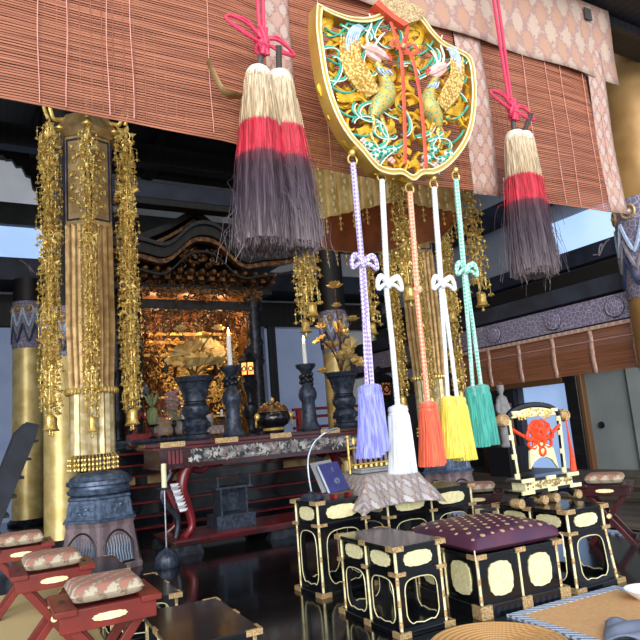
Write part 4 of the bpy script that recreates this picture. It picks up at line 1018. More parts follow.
def lotus(px, lab, specs):
    base = Vector(fixed(px, 5.84, ZA + .50)); t = thing('gilt_lotus_arrangement', lab, 'lotus flowers', base, 0, 'gilt lotus arrangements')
    for kind, a, b, s, dy in specs:
        q = atY(a, b, 5.84 + dy); v = Vector((q.x, q.y, q.z)) - base
        MB().tube(smooth_path([(0, 0, 0), (v.x * .25, v.y * .25, v.z * .55 + .02), (v.x * .8, v.y * .8, v.z * .95), v], 5), .007, 6).build('stem', 'browngold', t)
        if kind == 'leaf':
            mb = MB(); n = 40
            for side in (0, 1):
                mb.add([(0, 0, -.25 * s - .006 * side)] + [(s * q_ * math.cos(2 * PI * i / n), s * q_ * math.sin(2 * PI * i / n), (-.25 + .3 * q_) * s + s * .09 * q_ * math.sin(i * 2 * PI / n * 10) - .006 * side) for q_ in (.5, 1) for i in range(n)],
                       [(0, 1 + i, 1 + (i + 1) % n) for i in range(n)] + [(1 + i, 1 + n + i, 1 + n + (i + 1) % n, 1 + (i + 1) % n) for i in range(n)], T(*v) @ R('Z', a) @ R('X', .75 + .3 * math.sin(b)) )
            mb.build('lotus_leaf', 'lotusgold', t)
        else:
            mb = MB()
            for ring_, (cnt, tilt, l) in enumerate(((9, -.35, 1.), (8, -.85, .9), (6, -1.2, .75))):
                for k in range(cnt): mb.leaf(s * l * 1.3, s * .95, T(*v) @ R('Z', 2 * PI * k / cnt + ring_ * .4) @ R('Y', tilt), .5)
            mb.ball((v.x, v.y, v.z + s * .25), (s * .22, s * .22, s * .2), 10, 5)
            mb.build('lotus_blossom', 'lotusgold', t)
lotus(195, 'gilt metal lotus leaves and blossoms in the left altar vase', [('leaf', 186, 350, .17, -.05), ('flower', 199, 366, .15, -.08), ('leaf', 214, 348, .13, .03), ('flower', 187, 368, .13, -.02), ('flower', 212, 365, .13, .02), ('leaf', 176, 362, .11, 0), ('flower', 218, 330, .06, 0), ('flower', 180, 331, .06, .02)])
lotus(344, 'gilt metal lotus leaves and tall blossoms in the right altar vase', [('flower', 335, 288, .085, 0), ('flower', 337, 307, .055, -.02), ('flower', 322, 328, .07, -.05), ('leaf', 341, 329, .11, .02), ('flower', 353, 321, .07, .05), ('leaf', 319, 339, .085, -.03), ('flower', 328, 346, .065, .02), ('leaf', 349, 347, .12, -.02), ('flower', 345, 360, .12, -.06), ('leaf', 358, 361, .09, .04), ('flower', 323, 373, .065, 0), ('leaf', 332, 345, .09, .06)])
def candlestick(px, lab, lab2, h=.66, hc=.27):
    pos = fixed(px, 5.84, ZA)
    t = thing('bronze_candlestick', lab, 'candlestick', pos, 0, 'bronze altar candlesticks')
    s = h / .66
    MB().lathe([(.115, 0), (.12, .02), (.10, .05), (.085, .08), (.08, .14), (.075, .20), (.07, .28 * s), (.095, .32 * s), (.10, .36 * s), (.085, .41 * s), (.055, .44 * s), (.045, .48 * s), (.05, .56 * s), (.07, .60 * s), (.105, .63 * s), (.11, .655 * s), (.10, .66 * s), (.02, .645 * s)], 32).build('body', 'bronze', t)
    dr = MB()
    for k in range(14):
        w = k * .9; dr.ball((.055 * math.cos(w), .055 * math.sin(w), (.46 + .012 * k * .6) * s), (.028, .028, .03), 8, 5)
    dr.build('dragon_relief', 'bronzed', t)
    c = thing('lit_candle', lab2, 'candle', (pos[0], pos[1], ZA + h - .012), 0, 'lit altar candles')
    MB().lathe([(.026, 0), (.024, hc * .5), (.022, hc), (.004, hc + .006)], 16).build('wax', 'wax', c)
    MB().tube([(0, 0, hc), (0, 0, hc + .02)], .003, 5).build('wick', 'black', c)
    MB().lathe([(.003, hc + .01), (.011, hc + .025), (.012, hc + .04), (.006, hc + .065), (.0005, hc + .085)], 12).build('flame', 'flame', c)
    plight((pos[0], pos[1], ZA + h + hc + .06), 3.5, (1, .62, .3), .03)
candlestick(232, 'bronze candlestick between the left lotus vase and the incense burner', 'burning white candle in front of the dark shrine pillar', .70, .32)
candlestick(308, 'bronze candlestick between the incense burner and the right lotus vase', 'burning white candle in front of the blue grey wall', .70, .24)
t = thing('incense_burner', 'black round incense burner with gilt pierced lid and gilt lion handles', 'incense burner', fixed(272, 5.80, ZA + .004))
MB().lathe([(.10, 0), (.105, .025), (.09, .035), (.10, .055), (.15, .085), (.175, .13), (.175, .17), (.155, .205), (.15, .215)], 40).build('bowl', 'lacq', t)
MB().lathe([(.108, .028), (.112, .04), (.105, .052), (.09, .052)], 32).build('gilt_band', 'gold', t)
MB().lathe([(.16, .21), (.16, .22), (.14, .26), (.09, .295), (.03, .31)], 40).build('lid', 'browngold', t)
hl = MB()
for k in range(26): hl.ball((.145 * math.cos(k * 2.4) * (1 - .02 * k), .145 * math.sin(k * 2.4) * (1 - .02 * k), .25 + .0022 * k), .011, 6, 4)
hl.build('lid_piercing', 'fitting', t); MB().lathe([(.012, .31), (.024, .33), (.02, .345), (.001, .365)], 12).build('finial', 'gold', t)
for s in (-1, 1):
    hb = MB().ball((s * .185, -.02, .17), (.03, .03, .04)).torus(.03, .009, 16, 6, T(s * .2, -.02, .10) @ R('Y', PI / 2) @ R('X', .5)); hb.ball((s * .2, -.035, .185), (.014, .012, .012)); hb.build('lion_handle', 'gold', t)
for k in range(3): MB().ball((.085 * math.cos(k * 2.09), .085 * math.sin(k * 2.09), .008), (.02, .02, .012)).build('foot', 'bronzed', t)
# under the table
t = thing('offering_stand', 'blue grey open wooden offering stand on a block under the altar table', 'stand', (2.2, 5.80, .132))
t.scale = (.84, .84, .9)
MB().box((0, 0, .07), (.46, .34, .14)).build('block', 'bronze', t)
for s in (-1, 1): MB().box((s * .15, 0, .27), (.022, .26, .26)).build('side_board', 'bronze', t)
MB().box((0, .12, .27), (.3, .02, .24)).build('back_board', 'bronze', t); MB().box((0, 0, .41), (.44, .32, .022)).build('tray', 'bronze', t)
for s in (-1, 1): MB().box((s * .19, 0, .47), (.018, .3, .12)).build('upright', 'bronze', t)
zz_ = MB(); n = 9
p0, p1 = atY(170, 484, 5.32), atY(180, 512, 5.32)
for k in range(n):
    a = p0.lerp(p1, k / n) - p0; b = p0.lerp(p1, (k + 1) / n) - p0; w_ = .055
    zz_.add([a, (a.x + w_ + .02, -.01, a.z), (b.x + w_, .02 * (k % 2), b.z + .004), (b.x, .02 * (k % 2), b.z)], [(0, 1, 2, 3)])
o = zz_.build('folded_paper_fan', 'paper', solid=.003, ang=0); o.location = p0; tag(o, 'white pleated paper fan leaning at the left altar table leg', 'paper')
t = thing('floor_candle_stand', 'slender iron floor candle stand with a white candle before the altar platform', 'candle stand', (1.40, 5.16, 0))
MB().lathe([(.085, 0), (.09, .02), (.085, .07), (.06, .115), (.02, .135), (.01, .15)], 48, None, lambda w: 1 + .08 * abs(math.cos(w * 8))).build('fluted_foot', 'bronze', t)
MB().tube([(0, 0, .13), (0, 0, .60)], .007, 8).build('rod', 'steel', t); MB().lathe([(.01, .59), (.05, .60), (.055, .612), (.01, .612)], 20).build('drip_pan', 'bronze', t)
MB().lathe([(.022, .61), (.022, .80), (.004, .805)], 14).build('candle', mat('cream wax', (232, 228, 196), .5, 0, (220, 214, 176), scale=8), t)

# ------------------------------------------------------------------ black lacquer furniture with gilt fittings
def superellipse(w, h, n=40, e=3.2, scallop=.0):
    out = []
    for i in range(n):
        a = 2 * PI * i / n; c, s_ = math.cos(a), math.sin(a)
        k = 1 + scallop * math.cos(a * 12)
        out.append((w / 2 * math.copysign(abs(c) ** (2 / e), c) * k, h / 2 * math.copysign(abs(s_) ** (2 / e), s_) * k))
    return out
def opening(w, h, n=48):        # arched top, cusped foot
    out = []
    for i, (x, z) in enumerate(superellipse(w, h, n, 5.5)):
        if z < -h * .32: z += h * .045 * abs(math.sin(x / w * PI * 3.0)) 
        if z > h * .3: z -= h * .06 * (abs(x) / (w / 2)) ** 2
        out.append((x, z))
    return out
def rect_loop(w, h, n, ref):
    out = []
    for x, z in ref:
        a = math.atan2(z / h, x / w); c, s_ = math.cos(a), math.sin(a); k = min(.5 / max(abs(c), 1e-6), .5 / max(abs(s_), 1e-6)); out.append((c * k * w, s_ * k * h))
    return out
def lacquer_box(name, lab, cat, loc, rz, W, D, H, nW, nD, frieze=.09, open_=True, flare=0., group=None, zb=.024):
    t = thing(name, lab, cat, loc, rz, group)
    top = .02; zf = H - top - frieze; led = .014; fit_proto = {}
    MB().box((0, 0, zb / 2), (W + .05 + 2 * flare, D + .05 + 2 * flare, zb)).build('base_rail', 'lacq', t, bevel=.003)
    MB().box((0, 0, H - top / 2), (W + .04, D + .04, top)).build('tabletop', 'lacq', t, bevel=.003)
    if frieze:
        MB().box((0, 0, zf + frieze / 2), (W - .012, D - .012, frieze)).build('frieze', 'lacq', t)
        MB().box((0, 0, zf - led / 2), (W + .03, D + .03, led)).build('ledge', 'lacq', t)
    zc0, zc1 = zb, zf - (led if frieze else 0)
    hb = zc1 - zc0
    faces = [(0, W, D, nW), (PI / 2, D, W, nD), (PI, W, D, nW), (-PI / 2, D, W, nD)]
    for a, L, dep, n in faces:
        tilt = math.atan2(flare, hb)
        for k in range(n):
            pw = (L - .012) / n; x = -L / 2 + .006 + pw * (k + .5)
            M0 = R('Z', a) @ T(x, -dep / 2 + .008, (zc0 + zc1) / 2)
            if flare: M0 = R('Z', a) @ T(x, -dep / 2 + .008 - flare / 2, (zc0 + zc1) / 2) @ R('X', -tilt)
            if open_:
                inn = opening(pw * .74, hb * .84); out = rect_loop(pw, hb, 0, inn)
                MB().ring(out, inn, .012, M0).build('side_panel', 'lacq', t, ang=0)
                MB().tube([(x_, -.008, z_) for x_, z_ in inn + inn[:1]], .0028, 5, M0).build('gilt_outline', 'goldpale', t)
            else:
                MB().box((0, 0, 0), (pw, .012, hb), M0).build('side_panel', 'lacq', t)
                MB().prism(superellipse(pw * .58, hb * .74, 72, 3.2, .022), .01, M0 @ T(0, -.008, 0)).build('gilt_plaque', 'goldpale', t)
            if frieze:
                fw = (L - .02) / n; MB().prism(superellipse(fw * .66, frieze * .70, 72, 3.0, .028), .008, R('Z', a) @ T(-L / 2 + .01 + fw * (k + .5), -dep / 2 + .004, zf + frieze / 2)).build('gilt_plaque', 'goldpale', t)
        for k in range(1, n):                 # middle posts
            x = -L / 2 + L * k / n
            MB().tube([(x, -dep / 2 - flare, zc0), (x, -dep / 2, zc1)] + ([(x, -dep / 2, H - top)] if frieze else []), .0065, 6, R('Z', a)).build('gilt_post', 'goldpale', t)
    for sx in (-1, 1):
        for sy in (-1, 1):
            x, y = sx * (W / 2 - .004), sy * (D / 2 - .004)
            MB().tube([(x + sx * flare, y + sy * flare, zc0), (x, y, zc1)] + ([(x, y, H - top)] if frieze else []), .0078, 7).build('gilt_post', 'goldpale', t)
            if not open_ or hb > .15:
                for q in (.12, .5, .88): MB().tube([(lerp(x + sx * flare, x, q), lerp(y + sy * flare, y, q), zc0 + hb * q - .016), (lerp(x + sx * flare, x, q), lerp(y + sy * flare, y, q), zc0 + hb * q + .016)], .0094, 7).build('post_fitting', 'fitting', t)
    tiers = [(H - top / 2, W + .04, D + .04, top), (zb / 2, W + .05 + 2 * flare, D + .05 + 2 * flare, zb)]
    if frieze: tiers.append((zf - led / 2, W + .03, D + .03, led))
    for zc, w, d, h in tiers:
        hh = h + .004; l = min(.07, w * .2)
        for sx in (-1, 1):
            for sy in (-1, 1):
                c = MB().box((sx * (w / 2 - l / 2 + .002), sy * (d / 2 - .004 + .002), zc), (l, .012, hh)); c.box((sx * (w / 2 - .004 + .002), sy * (d / 2 - l / 2 + .002), zc), (.012, l, hh))
                c.build('corner_fitting', 'fitting', t, ang=0)
        for sy in (-1, 1):
            for k in range(1, nW): MB().box((-w / 2 + w * k / nW, sy * (d / 2 - .002), zc), (l * .95, .011, hh)).build('edge_fitting', 'fitting', t, ang=0)
        for sx in (-1, 1):
            for k in range(1, nD): MB().box((sx * (w / 2 - .002), -d / 2 + d * k / nD, zc), (.011, l * .95, hh)).build('edge_fitting', 'fitting', t, ang=0)
    return t
GT = 'black lacquer tables around the seat'
lacquer_box('lacquer_table', 'small black lacquer table with gilt plaques and open arches nearest the round straw mat', 'table', (1.925, 2.82, 0), -.03, .27, .53, .405, 1, 2, .10, True, 0, GT)
lacquer_box('lacquer_table', 'tall black lacquer table that carries the desk lamp and blue book', 'table', (2.03, 3.58, 0), .05, .36, .27, .55, 1, 1, .115, True, 0, GT)
lacquer_box('lacquer_table', 'black lacquer table under the gong stand, right of the purple cushion', 'table', (3.075, 2.755, 0), -.03, .30, .55, .43, 1, 2, .10, True, .018, GT)
lacquer_box('lacquer_table', 'black lacquer table under the silver brocade cloth', 'table', (2.75, 3.62, 0), -.02, .72, .34, .52, 2, 1, .11, True, 0, GT)
# raised seat and cushion
SX, SY = 2.53, 2.76
lacquer_box('lacquer_dais', 'low black lacquer dais with upright gilt plaques under the purple cushion', 'dais', (SX, SY, 0), -.08, .54, .56, .30, 2, 2, 0, False, 0, None, .06)
def cush(u, v):
    x, y = (u - .5) * 2, (v - .5) * 2
    e = (1 - abs(x) ** 4) * (1 - abs(y) ** 4); z = max(0, e) ** .30
    return (x * .30, y * .31, z)
cu = thing('square_cushion', 'purple satin cushion woven with gold roundels on the low lacquer dais', 'cushion', (SX, SY, .302), -.08)
mb = MB(); mb.grid(lambda u, v: (lambda p: (p[0] * (1 - .02 * (1 - p[2])), p[1], .028 + .082 * p[2]))(cush(u, v)), 28, 28); mb.grid(lambda u, v: (lambda p: (p[0] * (1 - .02 * (1 - p[2])), p[1], .028 - .026 * p[2] ** .5))(cush(u, v)), 28, 28)
mb.build('cushion_cover', 'purple', cu, ang=60)
dots = MB()
for i in range(9):
    for j in range(9):
        u, v = .07 + .86 * i / 8 + (.05 if j % 2 else 0) - .025, .06 + .88 * j / 8
        p = Vector(cush(u, v)); p.z = .028 + .082 * p.z; e = .02
        pu = Vector(cush(u + e, v)); pu.z = .028 + .082 * pu.z; pv = Vector(cush(u, v + e)); pv.z = .028 + .082 * pv.z
        nrm = (pu - p).cross(pv - p).normalized(); q = nrm.to_track_quat('Z', 'Y').to_matrix().to_4x4()
        s = .014 if (i + j) % 2 else .0095
        dots.lathe([(s, -.0012), (s, .0012), (s * .9, .0018), (.0005, .0018)], 10, T(*p) @ q)
dots.split('woven_roundel', 'dot', cu)
for sx, sy in ((-1, -1), (1, -1)): MB().tube(smooth_path([(sx * .285, sy * .295, .03), (sx * .295, sy * .305, .015), (sx * .292, sy * .306, -.05), (sx * .29, sy * .305, -.09)], 4), .004, 6).build('white_tie', 'cream', cu)

# brocade cloth over the middle table
cl_o = Vector((2.44, 3.60, .665))
def clth(u, v):
    a, b = (u - .5) * 2, (v - .5) * 2
    k = max(abs(a), abs(b)); f = max(0, k - .48) / .52
    x = a * .36; y = b * .30; z = .004
    if f > 0:
        sx, sy = a / k, b / k
        base = .48
        x = sx * base * .42 + sx * f * (.095 + .05 * abs(sx * sy)); y = sy * base * .32 + sy * f * (.07 + .05 * abs(sx * sy))
        z = .004 - f * (.20 if b < 0 or abs(a) > abs(b) else .13) - .03 * f * abs(sx * sy) ** 4
        x += .008 * math.sin(b * 13) * f; y += .010 * math.sin(a * 15) * f
    return (x, y, z)
o = MB().grid(clth, 60, 60).build('brocade_cloth', 'deskcloth', solid=.003, ang=60); o.location = cl_o; o.rotation_euler.z = .02
bx = MB().box((0, 0, .069), (.34, .25, .138)).build('cloth_covered_box', 'black'); bx.location = (2.44, 3.60, .521); tag(bx, 'low dark box draped by the silver pink brocade cloth, under the rod stand', 'box')
tag(o, 'silver pink brocade cloth draped over the middle lacquer table', 'cloth')
# grey stepped stand with wooden rods
rs = thing('rod_stand', 'row of brass capped wooden rods on a grey stepped base over the brocade cloth', 'stand', (2.39, 3.60, .674))
MB().box((.02, 0, .008), (.34, .2, .016)).box((.02, 0, .022), (.31, .16, .014)).build('stepped_base', 'greypaper', rs, bevel=.004)
for k in range(8):
    x = -.13 + .042 * k
    rd_ = MB().lathe([(.011, .028), (.012, .04), (.0115, .19), (.012, .20)], 12, T(x, 0, 0)).build('rod', 'tan', rs)
    MB().lathe([(.013, .19), (.014, .205), (.012, .225), (.006, .235), (.0005, .24)], 12, T(x, 0, 0)).lathe([(.0135, .03), (.0135, .05), (.012, .055)], 12, T(x, 0, 0)).build('brass_cap', 'gold', rd_)
for z in (.165, .055): MB().tube([(-.17, -.014, z), (.20, -.014, z)], .006, 6).build('cross_bar', 'gold', rs)
for s in (-.175, .205): MB().tube([(s, 0, .0), (s, 0, .23)], .008, 8).ball((s, 0, .24), .014).build('end_post', 'gold', rs)

# desk lamp and book
p = atY(303, 500, 3.56)
lm = thing('desk_lamp', 'silver gooseneck desk lamp with round base on the tall lacquer table', 'lamp', (1.905, 3.58, .55))
MB().lathe([(.072, 0), (.075, .012), (.06, .03), (.03, .036), (.012, .05)], 32).build('base', 'bronze', lm)
MB().tube(smooth_path([(0, 0, .04), (-.012, 0, .14), (-.008, 0, .25), (.03, -.01, .34), (.09, -.02, .39), (.125, -.03, .41)], 6), .0065, 8).build('gooseneck', 'steel', lm)
MB().tube([(.115, -.03, .405), (.16, -.04, .425), (.20, -.05, .43)], [.012, .016, .012], 12, None, .6).build('lamp_head', 'steel', lm)
bs = thing('book_rest', 'small brown wooden book rest under the blue book', 'book rest', (2.07, 3.515, .55), .10)
for s in (-1, 1): MB().box((s * .055, -.012, .0125), (.022, .05, .025)).build('foot', 'redpaint', bs)
MB().box((0, 0, .08), (.17, .010, .15), T(0, .062, .02) @ R('X', -.5)).box((0, -.01, .03), (.17, .06, .010)).build('back_board', 'brownwood', bs)
Mb = T(2.06, 3.49, .585) @ R('Z', .10) @ R('X', -.5) @ R('Y', -.06)
bk = thing('blue_book', 'blue covered book with a silver crest leaning on its rest beside the desk lamp', 'book', (0, 0, 0)); bk.matrix_world = Mb
MB().box((0, -.004, .10), (.155, .004, .20)).box((0, .026, .10), (.155, .004, .20)).build('cover', 'bookblue', bk, bevel=.001)
MB().box((.002, .011, .10), (.148, .026, .193)).build('page_block', 'paper', bk)
cr = MB().torus(.019, .0016, 24, 5, T(.01, -.0065, .07) @ R('X', PI / 2)).torus(.009, .0014, 16, 5, T(.01, -.0065, .07) @ R('X', PI / 2))
for k in range(8): cr.box((.01 + .014 * math.cos(k * PI / 4), -.0066, .07 + .014 * math.sin(k * PI / 4)), (.004, .001, .004))
cr.build('crest', 'steel', bk)
wr = MB()
for z in (.142, .160):
    for dx, dz, w, h in ((0, .006, .011, .0018), (0, 0, .0018, .015), (0, -.001, .010, .0016), (-.004, -.004, .0016, .007), (.004, -.004, .0016, .007)): wr.box((.012 + dx, -.0064, z + dz), (w, .001, h))
wr.build('cover_characters', 'steel', bk)
o = MB().box((0, 0, .105), (.17, .006, .21)).build('grey_folder', 'greypaper', bevel=.001); o.matrix_world = T(2.035, 3.535, .59) @ R('Z', .10) @ R('X', -.5) @ R('Y', -.06)
tag(o, 'light grey board standing behind the blue book', 'folder')

# gong stand
gs = thing('gong_stand', 'black and gilt gong stand with curled arch top on the right lacquer table', 'gong stand', (3.09, 2.78, .43), -.03)
def gl(px, py): q = atY(px, py, 2.70); return q
for s in (-1, 1):
    MB().tube(smooth_path([(s * .24, -.02, .022), (s * .20, -.02, .06), (s * .13, -.02, .075), (s * .07, -.02, .06), (s * .05, -.02, .022)], 4), .022, 8, None, 1.).build('scroll_foot', 'lacq', gs)
    for x in (.245, .05): MB().lathe([(.027, -.035), (.03, 0), (.027, .035)], 18, T(s * x, -.02, .027) @ R('X', PI / 2)).build('foot_roll', 'fitting', gs)
MB().box((0, 0, .088), (.50, .15, .018)).build('lower_board', 'lacq', gs, bevel=.002)
MB().box((0, 0, .122), (.40, .11, .05)).build('plinth', 'goldpale', gs)
rl = MB(); rr = random.Random(3)
for k in range(70): rl.ball((rr.uniform(-.19, .19), -.056, rr.uniform(.105, .14)), (.010, .004, .007), 6, 4)
rl.build('plinth_relief', 'brass', gs)
MB().box((0, 0, .156), (.48, .14, .018)).build('upper_board', 'lacq', gs, bevel=.002)
for s in (-1, 1):
    for zz, w in ((.088, .50), (.156, .48)): MB().box((s * (w / 2 - .05), -.072, zz), (.1, .012, .022)).build('board_fitting', 'goldpale', gs)
    MB().box((0, -.072, .156 if s < 0 else .088), (.08, .01, .022)).build('board_fitting', 'goldpale', gs)
PH = .495
for s in (-1, 1):
    q = MB().tube([(s * .20, 0, .165), (s * .215, 0, PH)], .0125, 8).build('post', 'lacq', gs)
    MB().tube([(s * .20, -.010, .165), (s * .215, -.010, PH)], .008, 6).build('post_gilt_face', 'goldpale', q)
    for f in (0, .35, .7, .97): MB().tube([(s * (.2 + .015 * f), 0, lerp(.165, PH, f)), (s * (.2 + .015 * f), 0, lerp(.165, PH, f) + .03)], .0165, 8).build('post_fitting', 'goldpale', q)
ar = [(-.23, PH)] + [(.23 * math.cos(a), PH + .10 * math.sin(a) ** .8) for a in [PI - PI * i / 20 for i in range(1, 20)]] + [(.23, PH)]
MB().tube([(x, 0, z) for x, z in smooth_path([Vector((a, b, 0)) for a, b in ar], 1) and [(p_.x, p_.y) for p_ in [Vector((a, b, 0)) for a, b in ar]]], .02, 8, None, .8).build('arch_rail', 'lacq', gs)
MB().prism([(x * .84, PH + .012 + (z - PH) * .82) for x, z in ar[1:-1]], .018).build('arch_panel', 'goldpale', gs)
af = MB()
for k in range(60):
    x = rr.uniform(-.15, .15); z = PH + .015 + rr.uniform(0, .07) * (1 - (x / .19) ** 2); af.ball((x, -.011, z), (.009, .005, .007), 6, 4)
af.build('arch_relief', 'gold', gs)
for s in (-1, 1):
    MB().lathe([(.036, -.022), (.042, 0), (.036, .022)], 22, T(s * .262, 0, PH + .022) @ R('X', PI / 2)).torus(.03, .006, 18, 5, T(s * .262, -.024, PH + .022) @ R('X', PI / 2)).build('curled_end', 'fitting', gs)
    MB().box((s * .17, -.018, PH + .062), (.05, .01, .02), None).build('arch_fitting', 'goldpale', gs)
# vermilion cord knot and the gong plate
kc = thing('vermilion_knot_cord', 'vermilion knotted cord tied across the gong stand', 'cord', (3.09, 2.77, .43), -.03)
kn = MB()
for s in (-1, 1):
    kn.tube(smooth_path([(s * .205, 0, .46), (s * .12, -.005, .41), (s * .05, -.01, .38), (0, -.01, .36)], 5), .011, 8)
    for q in range(4):
        a = .5 + q * .75; kn.tube(smooth_path([(0, -.012, .40), (s * .09 * math.cos(a) , -.02, .40 + .10 * math.sin(a)), (s * .11 * math.cos(a - .5), -.022, .40 + .085 * math.sin(a - .6)), (s * .02, -.014, .38)], 5), .0095, 7)
    kn.tube(smooth_path([(s * .01, -.012, .37), (s * .06, -.016, .33), (s * .10, -.014, .36), (s * .05, -.012, .40), (s * .07, -.012, .27)], 5), .0095, 7)
for zz in (.36, .41, .455, .31): kn.torus(.024, .009, 16, 6, T(0, -.024, zz) @ R('X', PI / 2))
kn.build('knot', 'vermilion', kc)
o = MB().prism([(-.115, .215), (-.075, .255), (-.03, .275), (.03, .275), (.075, .255), (.12, .195), (.10, .32), (.06, .345), (0, .365), (-.06, .345), (-.10, .32)], .016).ball((0, -.008, .32), (.02, .008, .02)).build('gong_plate', 'goldpale', bevel=.002); o.location = (3.09, 2.755, .43); o.rotation_euler.z = -.03
tag(o, 'pale gilt curved gong plate hanging from the vermilion knot', 'gong')
o = MB().tube([(0, 0, 0), (.006, .0, .09), (.0, 0, .22), (-.004, 0, .34)], [.022, .014, .006, .003], 8).build('vermilion_tassel', 'vermilion'); o.location = (3.325, 2.73, .60)
tag(o, 'vermilion tassel at the right post of the gong stand', 'tassel')

# stools
def stool(loc, rz, lab, grp, m='stoolred', s=1.):
    t = thing('folding_stool', lab, 'stool', loc, rz, grp)
    h = .425; L = .34; Wd = .28
    for sx in (-1, 1): MB().box((sx * .125, 0, h - .055), (.03, L, .075)).build('seat_rail', m, t, bevel=.003)
    for sy in (-1, 1): MB().box((0, sy * (L / 2 - .02), h - .022), (Wd + .03, .075, .022)).build('end_board', m, t, bevel=.003)
    MB().box((0, 0, h - .03), (Wd - .02, L - .06, .015)).build('seat_board', m, t)
    def pad(u, v, k):
        x, y = (u - .5) * 2, (v - .5) * 2; e = max(0, (1 - abs(x) ** 6) * (1 - abs(y) ** 6)) ** .35
        return (x * .128, y * .130, h - .005 + .026 + k * .036 * e)
    pm = MB().grid(lambda u, v: pad(u, v, 1), 20, 24).grid(lambda u, v: pad(u, v, -.85), 20, 24); pm.build('seat_pad', 'stoolcloth', t, ang=60)
    for sx in (-1, 1):
        for sy in (-1, 1):
            MB().box((0, 0, 0), (.026, .034, .50), T(sx * .105 - sx * .014 * (sy + 1), 0, (h - .08) / 2 + .005) @ R('X', sy * .66)).build('leg', m, t, bevel=.003)
        MB().lathe([(.015, -.022), (.018, 0), (.015, .022)], 14, T(sx * .098, 0, .19) @ R('Y', PI / 2)).build('pivot', 'goldpale', t)
    for sx in (-1, 1):
        MB().tube([(-.11, sx * .158, .03), (.11, sx * .158, .03)], .014, 8).build('foot_rail', m, t)
        MB().prism(superellipse(.12, .026, 40, 2.5, .05), .006, R('Z', PI / 2 * sx) @ T(0, -.143, h - .055)).build('brass_plate', 'goldpale', t)
    for sy in (-1, 1): MB().box((0, sy * (L / 2 - .02), h - .009), (.04, .018, .004)).build('hand_slot', 'black', t)
    return t
GS = 'red folding stools along the left'
stool((.468, 2.65, .0135), PI / 2 - .02, 'red folding stool with brocade seat nearest the viewer, front of the left row', GS)
stool((.375, 3.50, .0135), PI / 2 - .02, 'red folding stool with brocade seat, middle of the left row', GS)
stool((.30, 4.48, .0135), PI / 2 - .02, 'red folding stool with brocade seat farthest back in the left row', GS)
GM = 'dark red stools on the right'
stool((4.10, 3.10, .014), .55, 'dark red folding stool beside the gong stand, on the side floor boards', GM, 'maroon')
stool((3.42, 3.72, .0), .75, 'dark red stool partly hidden behind the gong stand', GM, 'maroon')
# low side desks
def low_desk(loc, rz, lab):
    return lacquer_box('low_lacquer_desk', lab, 'desk', loc, rz, .33, .58, .2, 1, 2, 0, True, 0, 'low lacquer desks in front of the red stools', .025)
low_desk((.90, 2.86, 0), -.04, 'low black desk with gilt corner fittings nearest the viewer, beside the front red stool')
low_desk((.82, 3.72, 0), -.03, 'low black desk just beyond the front red stool, mostly hidden by it')
low_desk((.75, 4.62, 0), -.03, 'low black desk before the wooden base of the bronze lotus stand')
t = thing('low_black_stand', 'small low black stand with gilt corners behind the purple cushion', 'stand', (3.2, 3.30, 0))
MB().box((0, 0, .33), (.22, .2, .03)).build('top', 'bronze', t, bevel=.003)
for sx in (-1, 1):
    for sy in (-1, 1):
        MB().tube([(sx * .085, sy * .075, .32), (sx * .10, sy * .09, .15), (sx * .085, sy * .08, 0)], .012, 6).build('leg', 'lacq', t); MB().box((sx * .095, sy * .085, .33), (.04, .04, .035)).build('corner_fitting', 'goldpale', t)
MB().box((0, 0, .25), (.16, .15, .1)).build('body', 'bronze', t)

# mats
o = MB().box((0, 0, .006), (1.4, 4.1, .012)).build('tatami_mat', 'tatami'); o.location = (-.05, 3.1, .0005); o.data.materials[0] = G['tatami']; tag(o, 'pale straw tatami runner under the left red stools', 'mat')
bm_ = thing('bordered_mat', 'beige mat with blue white lattice border in front of the lacquer dais', 'mat', (2.71, 2.12, 0), -.06)
a_, b_ = .78, .60
MB().box((0, 0, .005), (a_ - .11, b_ - .11, .0095)).build('felt', 'matbeige', bm_)
MB().ring([(-a_ / 2, -b_ / 2), (a_ / 2, -b_ / 2), (a_ / 2, b_ / 2), (-a_ / 2, b_ / 2)], [(-a_ / 2 + .055, -b_ / 2 + .055), (a_ / 2 - .055, -b_ / 2 + .055), (a_ / 2 - .055, b_ / 2 - .055), (-a_ / 2 + .055, b_ / 2 - .055)], .012, T(0, 0, .006) @ R('X', PI / 2)).build('lattice_border', 'matborder', bm_, ang=0)
rm = MB()
rm.lathe([(.30, 0), (.305, .008), (.30, .016), (.001, .018)], 48)
for k in range(10): rm.torus(.03 + .029 * k, .009, 48, 6, T(0, 0, .014))
o = rm.build('round_straw_mat', 'straw'); o.location = (2.00, 2.16, 0); tag(o, 'round coiled straw mat between the nearest lacquer table and the bordered mat', 'mat')
g = MB().grid(lambda u, v: (lerp(-.13, .13, u), lerp(-.09, .09, v), .012 + .028 * abs(math.sin(u * 5 + v * 3)) * (1 - abs(2 * v - 1) ** 3)), 24, 16).build('folded_cloth', 'greycloth', solid=.008, ang=60)
q = atZ(628, 634, .02); g.location = (q.x, q.y, .014); g.rotation_euler.z = .6; tag(g, 'crumpled blue grey cloth lying on the bordered mat corner', 'cloth')
q = atZ(644, 592, .05); t = thing('white_dish', 'white round dish at the right edge of the black floor', 'dish', (q.x + .03, q.y, 0))
MB().lathe([(.05, 0), (.055, .012), (.10, .045), (.11, .06), (.10, .058), (.045, .018), (.001, .016)], 32).build('bowl', 'wax', t)

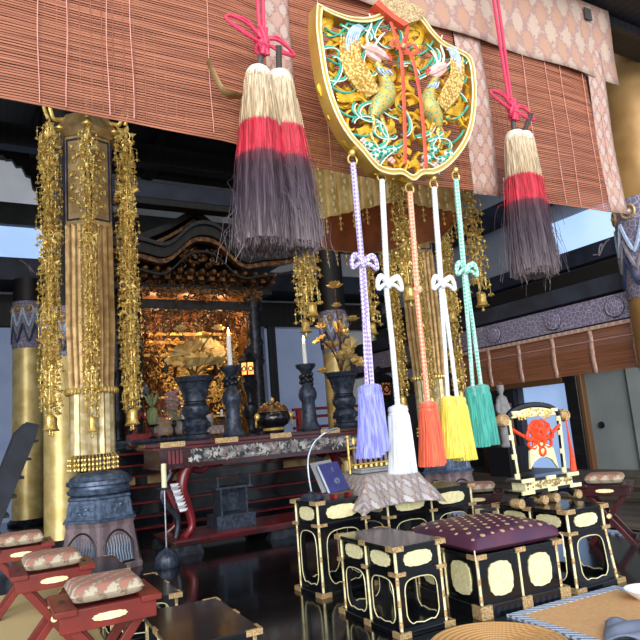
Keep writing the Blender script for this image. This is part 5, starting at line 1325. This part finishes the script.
# background bits
t = thing('black_staircase', 'steep black wooden staircase behind the red stools at the left', 'staircase', (.36, 7.75, 0))
for y in (-.24, .24): MB().prism([(-.34, .0), (-.14, .0), (.30, 1.14), (.33, 1.26), (.20, 1.30), (.10, 1.2)], .04, T(0, y, 0)).build('stringer', 'beamblue', t)
for k in range(6):
    z = .14 + .19 * k; MB().box((-.16 + z * .37, 0, z), (.16, .46, .028)).build('tread', 'black', t)
t = thing('standing_statue', 'pale standing statue in the dark side room, right of the green silk tassel', 'statue', (6.75, 6.62, .0))
MB().box((0, 0, .25), (.4, .4, .5)).build('pedestal', 'black', t)
MB().lathe([(.09, .5), (.10, .52), (.075, .56), (.085, .8), (.075, 1.0), (.09, 1.12), (.075, 1.2), (.03, 1.24), (.03, 1.26), (.055, 1.31), (.055, 1.37), (.03, 1.42), (.001, 1.43)], 20).build('figure', 'stone', t)
for s_ in (-1, 1): MB().tube(smooth_path([(s_ * .07, 0, 1.17), (s_ * .11, -.02, 1.0), (s_ * .03, -.09, .98)], 4), [.03] * 4 + [.024] * 5, 8).build('arm', 'stone', t)
o = MB().box((0, 0, .55), (.4, .3, 1.1)).box((0, -.16, .8), (.32, .02, .3)).build('wooden_cabinet', 'brownwood', bevel=.004); o.location = (7.0, 7.02, .02); tag(o, 'brown wooden cabinet in the dark side room beside the pale statue', 'cabinet')

# ------------------------------------------------------------------ light
w = bpy.data.worlds.new('daylight'); S.world = w; w.use_nodes = True
bg = w.node_tree.nodes['Background']; bg.inputs['Color'].default_value = (.80, .90, 1.0, 1); bg.inputs['Strength'].default_value = 1.15
def sun(name, d, e, ang, c):
    l = bpy.data.lights.new(name, 'SUN'); l.energy = e; l.angle = math.radians(ang); l.color = c
    o = bpy.data.objects.new(name, l); COL.objects.link(o); o.rotation_euler = Vector(d).to_track_quat('-Z', 'Y').to_euler(); return o
sun('daylight_from_the_open_front', (.42, .85, -.27), 3.0, 45, (1, .97, .92))
S.view_settings.view_transform = 'Standard'; S.view_settings.look = 'None'; S.view_settings.gamma = 1
S.view_settings.exposure = .25; S.view_settings.use_curve_mapping = False
